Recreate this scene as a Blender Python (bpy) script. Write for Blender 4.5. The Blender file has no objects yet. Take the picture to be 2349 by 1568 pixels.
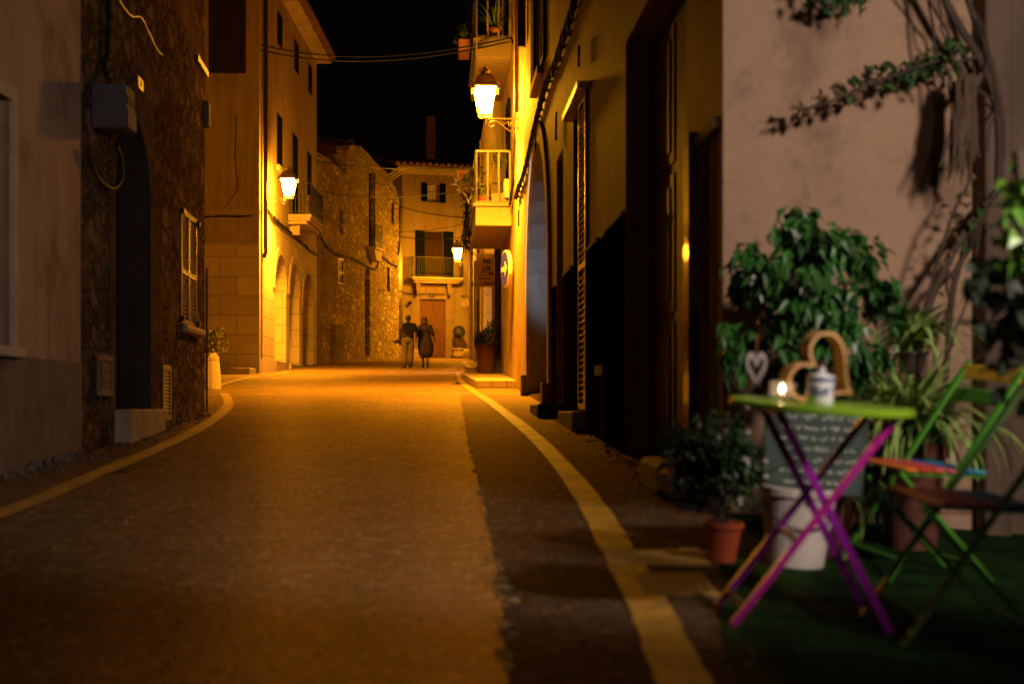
import bpy, bmesh, math, random
from mathutils import Matrix, Vector, Euler
random.seed(7)
R = math.radians
PI = math.pi
scene = bpy.context.scene
C = scene.collection

# ------------------------------------------------------------------ survey
# the street climbs away from the camera; lengths were measured off the photo
FL = 3262.0; CX = 1174.5; HY = 935.0; CZ = 0.93
def gz(y):
    return 0.0472*y if y <= 44 else 2.0768 + 0.055*(y-44)
def ground(px, py, lift=0.0):
    t = (py-HY)/FL
    y = 0.93/(t+0.0472)
    if y > 44: y = 1.2732/(t+0.055)
    return Vector(((px-CX)/FL*y, y, gz(y)+lift))
def at(px, py, y):
    return Vector(((px-CX)/FL*y, y, CZ+(HY-py)/FL*y))
def tz(x, y):                                   # the terrace turf slopes to the right
    return 0.223 + 0.055*(y-4.64) - 0.067*(x-0.76)

# ------------------------------------------------------------------ object helpers
MW = {}
def thing(name, label, cat, loc=(0, 0, 0), rot=(0, 0, 0), group=None):
    o = bpy.data.objects.new(name, None); C.objects.link(o)
    o.empty_display_size = 0.2
    o.location = loc; o.rotation_euler = rot
    o['label'] = label; o['category'] = cat
    if group: o['group'] = group
    MW[o] = Matrix.Translation(Vector(loc)) @ Euler(rot).to_matrix().to_4x4()
    return o
def tag(o, label=None, cat=None, group=None, kind=None):
    if label: o['label'] = label
    if cat: o['category'] = cat
    if group: o['group'] = group
    if kind: o['kind'] = kind
    return o
def rootm(o):
    while o is not None:
        if o in MW: return MW[o]
        o = o.parent
    return Matrix()

class MB:
    def __init__(s): s.v = []; s.f = []; s.m = []; s.mi = 0
    def add(s, vs, fs):
        b = len(s.v); s.v.extend(Vector(v) for v in vs)
        for f in fs:
            s.f.append([b+i for i in f]); s.m.append(s.mi)
        return s
    def box(s, c, d, rot=None):
        hx, hy, hz = d[0]/2, d[1]/2, d[2]/2
        vs = [Vector((x, y, z)) for z in (-hz, hz) for y in (-hy, hy) for x in (-hx, hx)]
        if rot is not None:
            M = rot if isinstance(rot, Matrix) else Euler(rot).to_matrix()
            vs = [M @ v for v in vs]
        return s.add([v+Vector(c) for v in vs], [(0, 2, 3, 1), (4, 5, 7, 6), (0, 1, 5, 4), (2, 6, 7, 3), (0, 4, 6, 2), (1, 3, 7, 5)])
    def span(s, a, b):                          # box from corner to corner
        return s.box([(a[i]+b[i])/2 for i in range(3)], [abs(a[i]-b[i]) for i in range(3)])
    def bar(s, a, b, w, h=None, up=(0, 0, 1)):
        a = Vector(a); b = Vector(b); h = h or w
        z = (b-a); L = z.length; z.normalize(); u = Vector(up)
        if abs(z.dot(u)) > .97: u = Vector((1, 0, 0))
        x = z.cross(u).normalized(); y = x.cross(z)
        M = Matrix((x, y, z)).transposed()
        return s.box((a+b)/2, (w, h, L), M)
    def tube(s, pts, r, n=8, cap=True):
        pts = [Vector(p) for p in pts]; k = len(pts)
        rs = r if isinstance(r, (list, tuple)) else [r]*k
        b = len(s.v); prev = None
        for i, p in enumerate(pts):
            t = (pts[min(i+1, k-1)]-pts[max(i-1, 0)])
            if t.length < 1e-9: t = Vector((0, 0, 1))
            t.normalize()
            if prev is None:
                u = Vector((0, 0, 1)) if abs(t.z) < .9 else Vector((1, 0, 0))
                x = t.cross(u).normalized()
            else:
                x = (prev - t*prev.dot(t))
                x = x.normalized() if x.length > 1e-6 else t.orthogonal().normalized()
            y = t.cross(x); prev = x
            for j in range(n):
                a = 2*PI*j/n
                s.v.append(p+(x*math.cos(a)+y*math.sin(a))*rs[i])
        for i in range(k-1):
            for j in range(n):
                q = (j+1) % n
                s.f.append([b+i*n+j, b+i*n+q, b+(i+1)*n+q, b+(i+1)*n+j]); s.m.append(s.mi)
        if cap:
            s.f.append([b+j for j in range(n)][::-1]); s.m.append(s.mi)
            s.f.append([b+(k-1)*n+j for j in range(n)]); s.m.append(s.mi)
        return s
    def lathe(s, prof, c=(0, 0, 0), n=20, M=None, sx=1.0, sy=1.0):
        b = len(s.v); c = Vector(c)
        for r, z in prof:
            for j in range(n):
                a = 2*PI*j/n
                v = Vector((r*math.cos(a)*sx, r*math.sin(a)*sy, z))
                if M is not None: v = M @ v
                s.v.append(v+c)
        for i in range(len(prof)-1):
            for j in range(n):
                q = (j+1) % n
                s.f.append([b+i*n+j, b+i*n+q, b+(i+1)*n+q, b+(i+1)*n+j]); s.m.append(s.mi)
        if prof[0][0] > 1e-4: s.f.append([b+j for j in range(n)][::-1]); s.m.append(s.mi)
        if prof[-1][0] > 1e-4: s.f.append([b+(len(prof)-1)*n+j for j in range(n)]); s.m.append(s.mi)
        return s
    def loft(s, rings, n=14):                   # rings: (centre, rx, ry) horizontal ellipses
        b = len(s.v)
        for c, rx, ry in rings:
            for j in range(n):
                a = 2*PI*j/n
                s.v.append(Vector(c)+Vector((rx*math.cos(a), ry*math.sin(a), 0)))
        for i in range(len(rings)-1):
            for j in range(n):
                q = (j+1) % n
                s.f.append([b+i*n+j, b+i*n+q, b+(i+1)*n+q, b+(i+1)*n+j]); s.m.append(s.mi)
        s.f.append([b+j for j in range(n)][::-1]); s.m.append(s.mi)
        s.f.append([b+(len(rings)-1)*n+j for j in range(n)]); s.m.append(s.mi)
        return s
    def prism(s, poly, y0, y1):                 # polygon in x,z pushed along y
        n = len(poly)
        vs = [(p[0], y0, p[1]) for p in poly]+[(p[0], y1, p[1]) for p in poly]
        fs = [list(range(n)), list(range(2*n-1, n-1, -1))]
        fs += [[i, i+n, (i+1) % n+n, (i+1) % n] for i in range(n)]
        return s.add(vs, fs)
    def quad(s, a, b, c, d): return s.add([a, b, c, d], [(0, 1, 2, 3)])
    def move(s, M, start=0):
        for i in range(start, len(s.v)): s.v[i] = M @ s.v[i]
        return s
    def build(s, name, mat, parent=None, world=False, smooth=False, origin=None, recalc=True, bevel=0):
        me = bpy.data.meshes.new(name)
        M = rootm(parent).inverted() if (world and parent is not None) else None
        if M is None and origin is not None: M = Matrix.Translation(-Vector(origin))
        vs = [(M @ v) if M is not None else v for v in s.v]
        me.from_pydata([tuple(v) for v in vs], [], s.f)
        mats = mat if isinstance(mat, (list, tuple)) else [mat]
        for m in mats: me.materials.append(m)
        if len(mats) > 1: me.polygons.foreach_set('material_index', s.m)
        if recalc:
            bm = bmesh.new(); bm.from_mesh(me)
            bmesh.ops.recalc_face_normals(bm, faces=bm.faces)
            if bevel:
                bmesh.ops.bevel(bm, geom=[e for e in bm.edges if len(e.link_faces) == 2 and e.calc_face_angle(0) > .6], offset=bevel, segments=1, affect='EDGES')
            bm.to_mesh(me); bm.free()
        if smooth:
            me.polygons.foreach_set('use_smooth', [True]*len(me.polygons))
        me.update()
        o = bpy.data.objects.new(name, me); C.objects.link(o)
        if parent is not None: o.parent = parent
        elif origin is not None: o.location = origin
        return o

def dup(root, loc, rot, label=None, group=None):
    r = root.copy(); C.objects.link(r); r.location = loc; r.rotation_euler = rot
    if label: r['label'] = label
    if group: r['group'] = group
    MW[r] = Matrix.Translation(Vector(loc)) @ Euler(rot).to_matrix().to_4x4()
    for ch in list(root.children):
        c = ch.copy(); C.objects.link(c); c.parent = r
        for g in list(ch.children):
            d = g.copy(); C.objects.link(d); d.parent = c
    return r

def smoothline(pts, k=6):
    pts = [Vector(p) for p in pts]; out = []
    for i in range(len(pts)-1):
        p0 = pts[max(i-1, 0)]; p1 = pts[i]; p2 = pts[i+1]; p3 = pts[min(i+2, len(pts)-1)]
        for j in range(k):
            t = j/k
            out.append(.5*((2*p1)+(p2-p0)*t+(2*p0-5*p1+4*p2-p3)*t*t+(3*p1-p0-3*p2+p3)*t**3))
    out.append(pts[-1]); return out

def text_into(mb, body, size, M, depth=.004, bold=0.0, align='CENTER', xscale=1.0):
    cu = bpy.data.curves.new('lettering', 'FONT'); cu.body = body; cu.size = size
    cu.align_x = align; cu.align_y = 'CENTER'; cu.extrude = depth; cu.offset = bold; cu.resolution_u = 3
    o = bpy.data.objects.new('lettering', cu); C.objects.link(o)
    dg = bpy.context.evaluated_depsgraph_get()
    me = bpy.data.meshes.new_from_object(o.evaluated_get(dg))
    S = Matrix.Diagonal((xscale, 1, 1, 1))
    mb.add([M @ S @ v.co for v in me.vertices], [list(p.vertices) for p in me.polygons])
    bpy.data.objects.remove(o); bpy.data.curves.remove(cu); bpy.data.meshes.remove(me)
    return mb

# ------------------------------------------------------------------ materials
class NT:
    def __init__(s, name):
        s.m = bpy.data.materials.new(name); s.m.use_nodes = True
        s.t = s.m.node_tree; s.b = s.t.nodes['Principled BSDF']; s.out = s.t.nodes['Material Output']
    def n(s, kind, **kw):
        x = s.t.nodes.new(kind)
        for k, v in kw.items():
            if k.startswith('i_'):
                key = k[2:].replace('_', ' ')
                x.inputs[key].default_value = v
            else: setattr(x, k, v)
        return x
    def l(s, a, b): s.t.links.new(a, b)
    def coord(s, scale=(1, 1, 1)):
        tc = s.n('ShaderNodeTexCoord'); mp = s.n('ShaderNodeMapping')
        mp.inputs['Scale'].default_value = scale
        s.l(tc.outputs['Object'], mp.inputs['Vector']); return mp.outputs['Vector']
    def noise(s, vec, scale, detail=5, rough=.6):
        x = s.n('ShaderNodeTexNoise', i_Scale=scale, i_Detail=detail, i_Roughness=rough)
        s.l(vec, x.inputs['Vector']); return x.outputs['Fac']
    def ramp(s, fac, stops):
        r = s.n('ShaderNodeValToRGB'); e = r.color_ramp.elements
        while len(e) < len(stops): e.new(.5)
        for x, (p, c) in zip(e, stops): x.position = p; x.color = (*c, 1) if len(c) == 3 else c
        s.l(fac, r.inputs['Fac']); return r.outputs['Color']
    def mix(s, a, b, fac, mode='MIX'):
        x = s.n('ShaderNodeMix', data_type='RGBA', blend_type=mode)
        for sock, v in ((x.inputs[0], fac), (x.inputs[6], a), (x.inputs[7], b)):
            if hasattr(v, 'links') or hasattr(v, 'is_linked'): s.l(v, sock)
            elif isinstance(v, (int, float)): sock.default_value = v
            else: sock.default_value = (*v, 1)
        return x.outputs[2]
    def math(s, op, a, b=0.0):
        x = s.n('ShaderNodeMath', operation=op)
        for sock, v in ((x.inputs[0], a), (x.inputs[1], b)):
            if isinstance(v, (int, float)): sock.default_value = v
            else: s.l(v, sock)
        return x.outputs[0]
    def bump(s, h, strength, dist=.02):
        x = s.n('ShaderNodeBump', i_Strength=strength, i_Distance=dist)
        s.l(h, x.inputs['Height']); s.l(x.outputs['Normal'], s.b.inputs['Normal']); return x
    def base(s, c):
        if isinstance(c, (tuple, list)): s.b.inputs['Base Color'].default_value = (*c, 1)
        else: s.l(c, s.b.inputs['Base Color'])
    def rough(s, r):
        if isinstance(r, (int, float)): s.b.inputs['Roughness'].default_value = r
        else: s.l(r, s.b.inputs['Roughness'])

def sc(c, k): return tuple(min(1, x*k) for x in c)

def m_simple(name, c, rough=.6, metal=0.0, var=.25, scale=8, bump=0.0):
    t = NT(name); v = t.coord()
    f = t.noise(v, scale)
    t.base(t.ramp(f, [(.3, sc(c, 1-var)), (.7, sc(c, 1+var))])); t.rough(rough)
    t.b.inputs['Metallic'].default_value = metal
    if bump: t.bump(t.noise(v, scale*4), bump, .01)
    return t.m

def m_plaster(name, c, dark=.55, scale=.9, bump=.25, streak=True, rough=.85, spec=.35):
    t = NT(name); v = t.coord(); vs = t.coord((1, 1, .12))
    big = t.ramp(t.noise(v, scale, 6, .65), [(.3, sc(c, dark)), (.48, sc(c, .92)), (.75, sc(c, 1.12))])
    if streak:
        st = t.ramp(t.noise(vs, 3.2, 5, .7), [(.32, (.45, .42, .4)), (.55, (1, 1, 1))])
        big = t.mix(big, st, .55, 'MULTIPLY')
    fine = t.ramp(t.noise(v, 22, 4, .7), [(.3, (.78, .78, .78)), (.7, (1.0, 1.0, 1.0))])
    t.base(t.mix(big, fine, .7, 'MULTIPLY')); t.rough(rough); t.b.inputs['Specular IOR Level'].default_value = spec
    h = t.math('ADD', t.noise(v, 3, 4), t.math('MULTIPLY', t.noise(v, 30, 5, .7), .5))
    t.bump(h, bump, .03); return t.m

def m_rubble(name, c, scale=4.5, strength=.9, flat=.5, mortar=(.26, .19, .12), dk=.8):
    """stones of two sizes in wide rough mortar, with patches of old render left on"""
    t = NT(name); v = t.coord((1, 1, 1.5))
    w = t.n('ShaderNodeTexNoise', i_Scale=3.4, i_Detail=5.0, i_Roughness=.65); t.l(v, w.inputs['Vector'])
    d = t.n('ShaderNodeMix', data_type='RGBA', blend_type='LINEAR_LIGHT'); d.inputs[0].default_value = .17
    t.l(v, d.inputs[6]); t.l(w.outputs['Color'], d.inputs[7]); dv = d.outputs[2]
    def layer(k, e):
        a = t.n('ShaderNodeTexVoronoi', feature='DISTANCE_TO_EDGE', i_Scale=k); t.l(dv, a.inputs['Vector'])
        b = t.n('ShaderNodeTexVoronoi', feature='F1', i_Scale=k); t.l(dv, b.inputs['Vector'])
        s = t.n('ShaderNodeSeparateColor'); t.l(b.outputs['Color'], s.inputs['Color'])
        return t.ramp(a.outputs['Distance'], [(.03, (0, 0, 0)), (e, (1, 1, 1))]), s
    e1, s1 = layer(scale, .20); e2, s2 = layer(scale*2.3, .28)
    pick = t.ramp(t.noise(v, 1.7, 3, .6), [(.47, (0, 0, 0)), (.53, (1, 1, 1))])
    edge = t.mix(e1, e2, pick); rnd_ = t.mix(s1.outputs['Red'], s2.outputs['Red'], pick); hgt = t.mix(s1.outputs['Green'], s2.outputs['Green'], pick)
    stone = t.ramp(rnd_, [(0, sc(c, .5)), (.5, c), (1, sc(c, 1.35))])
    grit = t.noise(v, 17, 8, .78)
    stone = t.mix(stone, t.ramp(grit, [(.3, (.42, .40, .37)), (.62, (1, 1, 1))]), .85, 'MULTIPLY')
    patch = t.ramp(t.noise(v, .6, 5, .65), [(flat-.05, (0, 0, 0)), (flat+.05, (1, 1, 1))])
    mort = t.mix(mortar, t.ramp(grit, [(.35, (.25, .24, .22)), (.6, (1, 1, 1))]), .9, 'MULTIPLY')
    col = t.mix(mort, stone, edge)
    plast = t.ramp(t.noise(v, 3, 7, .75), [(.3, sc(c, .42)), (.7, sc(c, .95))])
    dirt = t.ramp(t.noise(v, .9, 5, .7), [(.32, (.45, .43, .4)), (.62, (1, 1, 1))])
    t.base(t.mix(t.mix(plast, col, t.math('MULTIPLY', patch, .85)), dirt, dk, 'MULTIPLY')); t.rough(.95)
    t.b.inputs['Specular IOR Level'].default_value = 0.0
    h = t.math('MULTIPLY', t.math('ADD', t.math('MULTIPLY', edge, 1.3), t.math('MULTIPLY', hgt, .9)), patch)
    h = t.math('ADD', h, t.math('MULTIPLY', grit, 1.1))
    t.bump(h, strength, .10); return t.m

def m_ashlar(name, c, bw=.62, bh=.32, mortar=.018, strength=.35, dirt=.6, rough=.85, spec=.5):
    t = NT(name)
    tc = t.n('ShaderNodeTexCoord'); sp = t.n('ShaderNodeSeparateXYZ'); t.l(tc.outputs['Object'], sp.inputs[0])
    cb = t.n('ShaderNodeCombineXYZ'); t.l(t.math('ADD', sp.outputs['X'], sp.outputs['Y']), cb.inputs['X']); t.l(sp.outputs['Z'], cb.inputs['Y'])
    br = t.n('ShaderNodeTexBrick', i_Scale=1.0, offset=.43)
    br.inputs['Brick Width'].default_value = bw; br.inputs['Row Height'].default_value = bh
    br.inputs['Mortar Size'].default_value = mortar; br.inputs['Mortar Smooth'].default_value = .4
    br.inputs['Color1'].default_value = (*sc(c, .88), 1); br.inputs['Color2'].default_value = (*sc(c, 1.1), 1)
    br.inputs['Mortar'].default_value = (*sc(c, .5), 1)
    t.l(cb.outputs[0], br.inputs['Vector'])
    v = t.coord(); f = t.ramp(t.noise(v, 1.4, 6, .7), [(.3, (dirt, dirt*.97, dirt*.92)), (.65, (1, 1, 1))])
    f2 = t.ramp(t.noise(v, 20, 4, .7), [(.3, (.8, .8, .8)), (.7, (1, 1, 1))])
    t.base(t.mix(t.mix(br.outputs['Color'], f, .8, 'MULTIPLY'), f2, .8, 'MULTIPLY')); t.rough(rough); t.b.inputs['Specular IOR Level'].default_value = spec
    h = t.math('ADD', t.math('MULTIPLY', br.outputs['Fac'], -1.0), t.math('MULTIPLY', t.noise(v, 18, 5, .7), .3))
    t.bump(h, strength, .03); return t.m

def m_asphalt(name, c, agg=1.0, gloss=.5, bstr=.5, sheen=1.12, gloss_mix=.08):
    t = NT(name); v = t.coord()
    vo = t.n('ShaderNodeTexVoronoi', feature='F1', i_Scale=95.0); t.l(v, vo.inputs['Vector'])
    vb = t.n('ShaderNodeTexVoronoi', feature='F1', i_Scale=26.0); t.l(v, vb.inputs['Vector'])
    sep = t.n('ShaderNodeSeparateColor'); t.l(vo.outputs['Color'], sep.inputs['Color'])
    sepb = t.n('ShaderNodeSeparateColor'); t.l(vb.outputs['Color'], sepb.inputs['Color'])
    stone = t.ramp(sep.outputs['Red'], [(0, sc(c, .45)), (.6, c), (.93, sc(c, 1.7)), (1, sc(c, 3.2))])
    stone = t.mix(stone, t.ramp(sepb.outputs['Red'], [(.0, (.65, .65, .65)), (.9, (1, 1, 1)), (.97, (1.9, 1.8, 1.6))]), agg, 'MULTIPLY')
    st = t.ramp(t.noise(v, .7, 6, .7), [(.3, (.55, .53, .5)), (.7, (1.1, 1.1, 1.1))])
    t.base(t.mix(stone, st, .8, 'MULTIPLY'))
    t.rough(t.ramp(t.noise(v, 2.5, 5, .7), [(.3, (gloss, gloss, gloss)), (.7, (gloss+.12,)*3)])); t.b.inputs['Specular IOR Level'].default_value = 0.0
    h = t.math('ADD', t.math('MULTIPLY', vo.outputs['Distance'], -1.0), t.math('ADD', t.math('MULTIPLY', vb.outputs['Distance'], -.8), t.math('MULTIPLY', t.noise(v, 9, 5, .7), .8)))
    bp = t.bump(h, bstr, .012)
    gl = t.n('ShaderNodeBsdfGlossy', i_Roughness=gloss); gl.inputs['Color'].default_value = (1, .80, .46, 1)   # gloss tinted warm, stronger at grazing angles
    fr = t.n('ShaderNodeFresnel', i_IOR=sheen); mx = t.n('ShaderNodeMixShader')
    t.l(bp.outputs['Normal'], gl.inputs['Normal']); t.l(t.math('MULTIPLY', fr.outputs[0], gloss_mix), mx.inputs[0]); t.l(t.b.outputs[0], mx.inputs[1]); t.l(gl.outputs[0], mx.inputs[2]); t.l(mx.outputs[0], t.out.inputs['Surface'])
    return t.m

def m_road_paint(name, c):
    t = NT(name); v = t.coord()
    wear = t.ramp(t.math('ADD', t.math('MULTIPLY', t.noise(v, 60, 5, .8), .55), t.math('MULTIPLY', t.noise(v, 4, 5, .7), .45)), [(.40, (.08, .06, .04)), (.52, c)])
    t.base(wear); t.rough(.6)
    vo = t.n('ShaderNodeTexVoronoi', feature='F1', i_Scale=95.0); t.l(v, vo.inputs['Vector'])
    t.bump(t.math('MULTIPLY', vo.outputs['Distance'], -1), .5, .01); return t.m

def m_wood(name, c, along='Z', rough=.55, scale=6, spec=.5):
    t = NT(name); s = {'X': (.06, 1, 1), 'Y': (1, .06, 1), 'Z': (1, 1, .06)}[along]
    v = t.coord(s); f = t.noise(v, scale*5, 6, .7)
    t.base(t.ramp(f, [(.3, sc(c, .55)), (.55, c), (.8, sc(c, 1.3))])); t.rough(rough); t.b.inputs['Specular IOR Level'].default_value = spec
    t.bump(f, .3, .01); return t.m

def m_leaf(name, c, c2, rough=.4):
    t = NT(name); v = t.coord()
    f = t.noise(v, 9, 3, .6)
    t.base(t.ramp(f, [(.3, c), (.7, c2)])); t.rough(rough)
    tr = t.n('ShaderNodeBsdfTranslucent'); tr.inputs['Color'].default_value = (*sc(c2, 1.4), 1)
    mx = t.n('ShaderNodeMixShader'); mx.inputs[0].default_value = 0.0
    t.l(t.b.outputs[0], mx.inputs[1]); t.l(tr.outputs[0], mx.inputs[2]); t.l(mx.outputs[0], t.out.inputs['Surface'])
    return t.m

def m_emit(name, c, strength):
    t = NT(name)
    e = t.n('ShaderNodeEmission', i_Strength=strength); e.inputs['Color'].default_value = (*c, 1)
    t.l(e.outputs[0], t.out.inputs['Surface']); return t.m

def m_glass(name, c=(.9, .9, .9), alpha=.25, rough=.05):
    t = NT(name); t.base(c); t.rough(rough)
    tr = t.n('ShaderNodeBsdfTransparent'); mx = t.n('ShaderNodeMixShader'); mx.inputs[0].default_value = alpha
    t.l(tr.outputs[0], mx.inputs[1]); t.l(t.b.outputs[0], mx.inputs[2]); t.l(mx.outputs[0], t.out.inputs['Surface'])
    return t.m

def m_turf(name):
    t = NT(name); v = t.coord()
    f = t.ramp(t.noise(v, 160, 4, .7), [(.3, (.003, .014, .002)), (.7, (.014, .062, .008))])
    g = t.ramp(t.noise(v, 5, 5, .7), [(.35, (.3, .3, .3)), (.65, (1.5, 1.5, 1.2))])
    t.base(t.mix(f, g, 1.0, 'MULTIPLY')); t.rough(.95); t.b.inputs['Specular IOR Level'].default_value = .1
    t.bump(t.noise(v, 200, 3, .7), .8, .02); return t.m

def m_pattern(name, a, b, scale=30):
    t = NT(name); v = t.coord()
    t.base(t.ramp(t.noise(v, scale, 2, .5), [(.47, a), (.53, b)])); t.rough(.85); return t.m

SODIUM = (1.0, .385, .014); LAMP = 800
M = {}
M['pl_near'] = m_plaster('pale_pink_plaster', (.46, .30, .20), .36, 1.1, .25)
M['pl_dado'] = m_plaster('brown_dado_render', (.20, .145, .10), .55, 1.6, .5)
M['rubble'] = m_rubble('rubble_stone', (.50, .35, .19), 2.5, 1.0, .42, (.17, .115, .065), .7)
M['door_render'] = m_rubble('rough_door_render', (.34, .24, .14), 3.2, .9, .58, (.17, .115, .065), .8)
M['flake'] = m_simple('pale_gold_flake', (.42, .28, .11), .7, 0, .3, 30)
M['rubble_far'] = m_rubble('old_rubble_stone', (.95, .72, .38), 2.6, .9, .38, (.5, .37, .2), .55)
M['smooth_stone'] = m_plaster('smooth_stone', (.22, .15, .09), .55, 1.4, .5)
M['ashlar'] = m_ashlar('ashlar_stone', (.48, .36, .23), .95, .46, .014, .3, .75)
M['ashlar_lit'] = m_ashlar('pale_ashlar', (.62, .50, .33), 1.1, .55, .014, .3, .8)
M['render'] = m_plaster('ochre_render', (.50, .37, .23), .75, .5, .12)
M['cornice'] = m_plaster('stone_moulding', (.52, .40, .26), .7, 2, .2, False)
M['right_wall'] = m_ashlar('sandstone_facing', (.50, .31, .155), .9, .55, .006, .5, .55, .75, .2)
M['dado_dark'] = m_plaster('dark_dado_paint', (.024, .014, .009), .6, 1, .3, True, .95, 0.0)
M['pink_wall'] = m_plaster('weathered_pink_plaster', (.49, .315, .20), .40, 1.5, .25, False)
M['end_wall'] = m_plaster('cream_render', (.27, .20, .12), .85, .5, .1)
M['end_stone'] = m_ashlar('door_surround_stone', (.25, .17, .1), .5, .42, .01, .2, .7)
M['balcony'] = m_plaster('balcony_plaster', (.40, .33, .22), .85, 1.2, .1, False)
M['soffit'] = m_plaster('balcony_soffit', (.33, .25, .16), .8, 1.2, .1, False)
M['cool_lit_jamb'] = m_plaster('cool_lit_jamb_plaster', (.38, .40, .42), .75, 1.0, .2)  # blue-grey tint puts the cool light on the jamb into its colour
M['tile'] = m_simple('clay_tile', (.22, .11, .06), .8, 0, .4, 5, .3)
M['wood_dark'] = m_wood('dark_door_wood', (.045, .026, .018))
M['wood_door'] = m_wood('oak_door_wood', (.13, .062, .03), spec=.1)
M['shutter_green'] = m_wood('dark_green_shutter', (.004, .006, .004), 'X', .8, spec=.04)
M['shutter_brown'] = m_wood('brown_shutter', (.11, .065, .035), 'X', .3)
M['black'] = m_simple('black_void', (.006, .005, .005), .9)
M['iron'] = m_simple('wrought_iron', (.03, .026, .022), .5, .6, .3, 20)
M['iron_warm'] = m_simple('painted_iron', (.20, .16, .09), .45, 0, .2, 30, .2)
M['lamp_metal'] = m_simple('lamp_iron', (.16, .12, .06), .4, .5, .3, 20)
M['cable'] = m_simple('black_cable', (.008, .007, .006), .8, 0, .3, 10)
M['pipe_dark'] = m_simple('brown_downpipe', (.055, .03, .016), .45, 0, .3, 6)
M['pipe_pale'] = m_simple('pale_pipe', (.55, .45, .3), .4, 0, .2, 6)
M['bronze'] = m_simple('glossy_brown_metal', (.085, .05, .022), .13, .35, .3, 12, .06)
M['grey_box'] = m_simple('grey_plastic', (.075, .065, .075), .85, 0, .2, 5)
M['white_box'] = m_simple('cream_plastic', (.65, .58, .45), .5, 0, .1, 5)
M['asphalt'] = m_asphalt('worn_asphalt', (.235, .148, .07), 1.0, .38)
M['patch'] = m_asphalt('dark_asphalt', (.14, .09, .05), .9, .45)
M['grit'] = m_simple('dirty_grit', (.11, .08, .05), .95, 0, .4, 12, .4)
M['earth'] = m_simple('bare_ground', (.05, .042, .034), .95, 0, .4, 3, .6)
M['yellow'] = m_road_paint('worn_yellow_paint', (.5, .27, .03))
M['terracotta_dark'] = m_simple('dark_terracotta', (.11, .035, .018), .8, 0, .25, 7, .15)
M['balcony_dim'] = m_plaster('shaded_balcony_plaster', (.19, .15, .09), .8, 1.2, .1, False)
M['door_brown'] = m_wood('dark_brown_balcony_door', (.03, .013, .007), spec=.04)
M['stone_kerb'] = m_plaster('kerb_stone', (.40, .31, .20), .6, 3, .5, False)
M['concrete'] = m_plaster('concrete_slab', (.62, .40, .12), .7, 4, .4, False)
M['turf'] = m_turf('artificial_turf')
M['terracotta'] = m_simple('terracotta', (.33, .12, .06), .7, 0, .25, 7, .15)
M['red_plastic'] = m_simple('red_plant_pot', (.42, .075, .025), .45, 0, .15, 6)
M['bark'] = m_wood('vine_bark', (.075, .05, .032), 'Z', .9)
M['straw'] = m_wood('dry_sheath', (.12, .075, .045), 'Z', .95)
M['leaf_dark'] = m_leaf('ficus_leaf', (.006, .035, .006), (.06, .22, .035), .38)
M['leaf_bush'] = m_leaf('bush_leaf', (.010, .032, .008), (.035, .09, .02), .45)
M['leaf_shade'] = m_leaf('topiary_leaf', (.006, .014, .005), (.014, .028, .008), .7)  # leaf green darkened to carry shade on topiary and lower climber
M['leaf_mid'] = m_leaf('shrub_leaf', (.02, .055, .015), (.06, .13, .03), .45)
M['leaf_lime'] = m_leaf('vine_leaf', (.05, .16, .02), (.14, .30, .03), .4)
M['leaf_blade'] = m_leaf('spider_blade', (.13, .26, .04), (.42, .55, .15), .4)
M['leaf_olive'] = m_leaf('olive_leaf', (.10, .12, .04), (.24, .24, .08), .5)
M['leaf_dry'] = m_leaf('dry_leaf', (.12, .07, .03), (.22, .13, .05), .7)
M['petal'] = m_simple('white_petal', (.75, .72, .7), .6)
M['table_green'] = m_simple('lime_enamel', (.21, .42, .02), .25, 0, .08, 5)
M['magenta'] = m_simple('magenta_paint', (.44, .012, .27), .35, 0, .15, 6)
M['purple'] = m_simple('purple_paint', (.30, .015, .34), .35, 0, .15, 6)
M['bar_orange'] = m_simple('lamplit_orange_bar', (.4, .19, .06), .6, 0, .3, 20)  # orange lamplight on the table bars put into their colour
M['chair_green'] = m_simple('green_chair_paint', (.07, .27, .025), .4, 0, .15, 6)
M['chair_shaded'] = m_simple('shaded_chair_paint', (.04, .11, .02), .4, 0, .15, 6)  # chair green darkened, the near chair's shade put into the colour
SLATS = dict(orange=(.75, .20, .03), red=(.62, .06, .03), coral=(.68, .11, .08), pink=(.55, .09, .16), blue=(.02, .12, .38), teal=(.05, .33, .40), yellow=(.75, .46, .03))
for k, c in SLATS.items():
    M['slat_'+k] = m_simple(k+'_slat_paint', c, .4, 0, .12, 8)
    M['dim_'+k] = m_simple('shaded_'+k+'_slat_paint', sc(c, .3), .6, 0, .3, 8)  # darker copies put the near chair's shade into the slat colours
M['white_paint'] = m_simple('white_paint', (.42, .37, .34), .5, 0, .12, 12)
M['bucket'] = m_simple('white_bucket', (.62, .55, .50), .4, 0, .12, 5)
M['board'] = m_simple('green_chalkboard', (.012, .034, .022), .7, 0, .4, 6)
M['chalk'] = m_simple('chalk', (.6, .65, .55), .95, 0, .3, 40)
M['heart_wood'] = m_wood('pale_heart_wood', (.62, .33, .13), 'Z', .5)
M['ceramic'] = m_simple('white_ceramic', (.68, .68, .68), .25, 0, .06, 8)
M['ceramic_blue'] = m_simple('blue_glaze', (.03, .06, .25), .25, 0, .2, 40)
M['wax'] = m_simple('candle_wax', (.8, .7, .55), .5)
M['clear_glass'] = m_glass('clear_glass', (.95, .9, .85), .1)
M['flame'] = m_emit('candle_flame', (1, .55, .25), 45)
M['lamp_glass'] = m_emit('lit_lamp_glass', SODIUM, LAMP)
M['lamp_glass_far'] = m_emit('lit_far_lamp_glass', SODIUM, LAMP*.7)
M['shop_glow'] = m_emit('lit_shop_glass', (1, .68, .45), .55)
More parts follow.
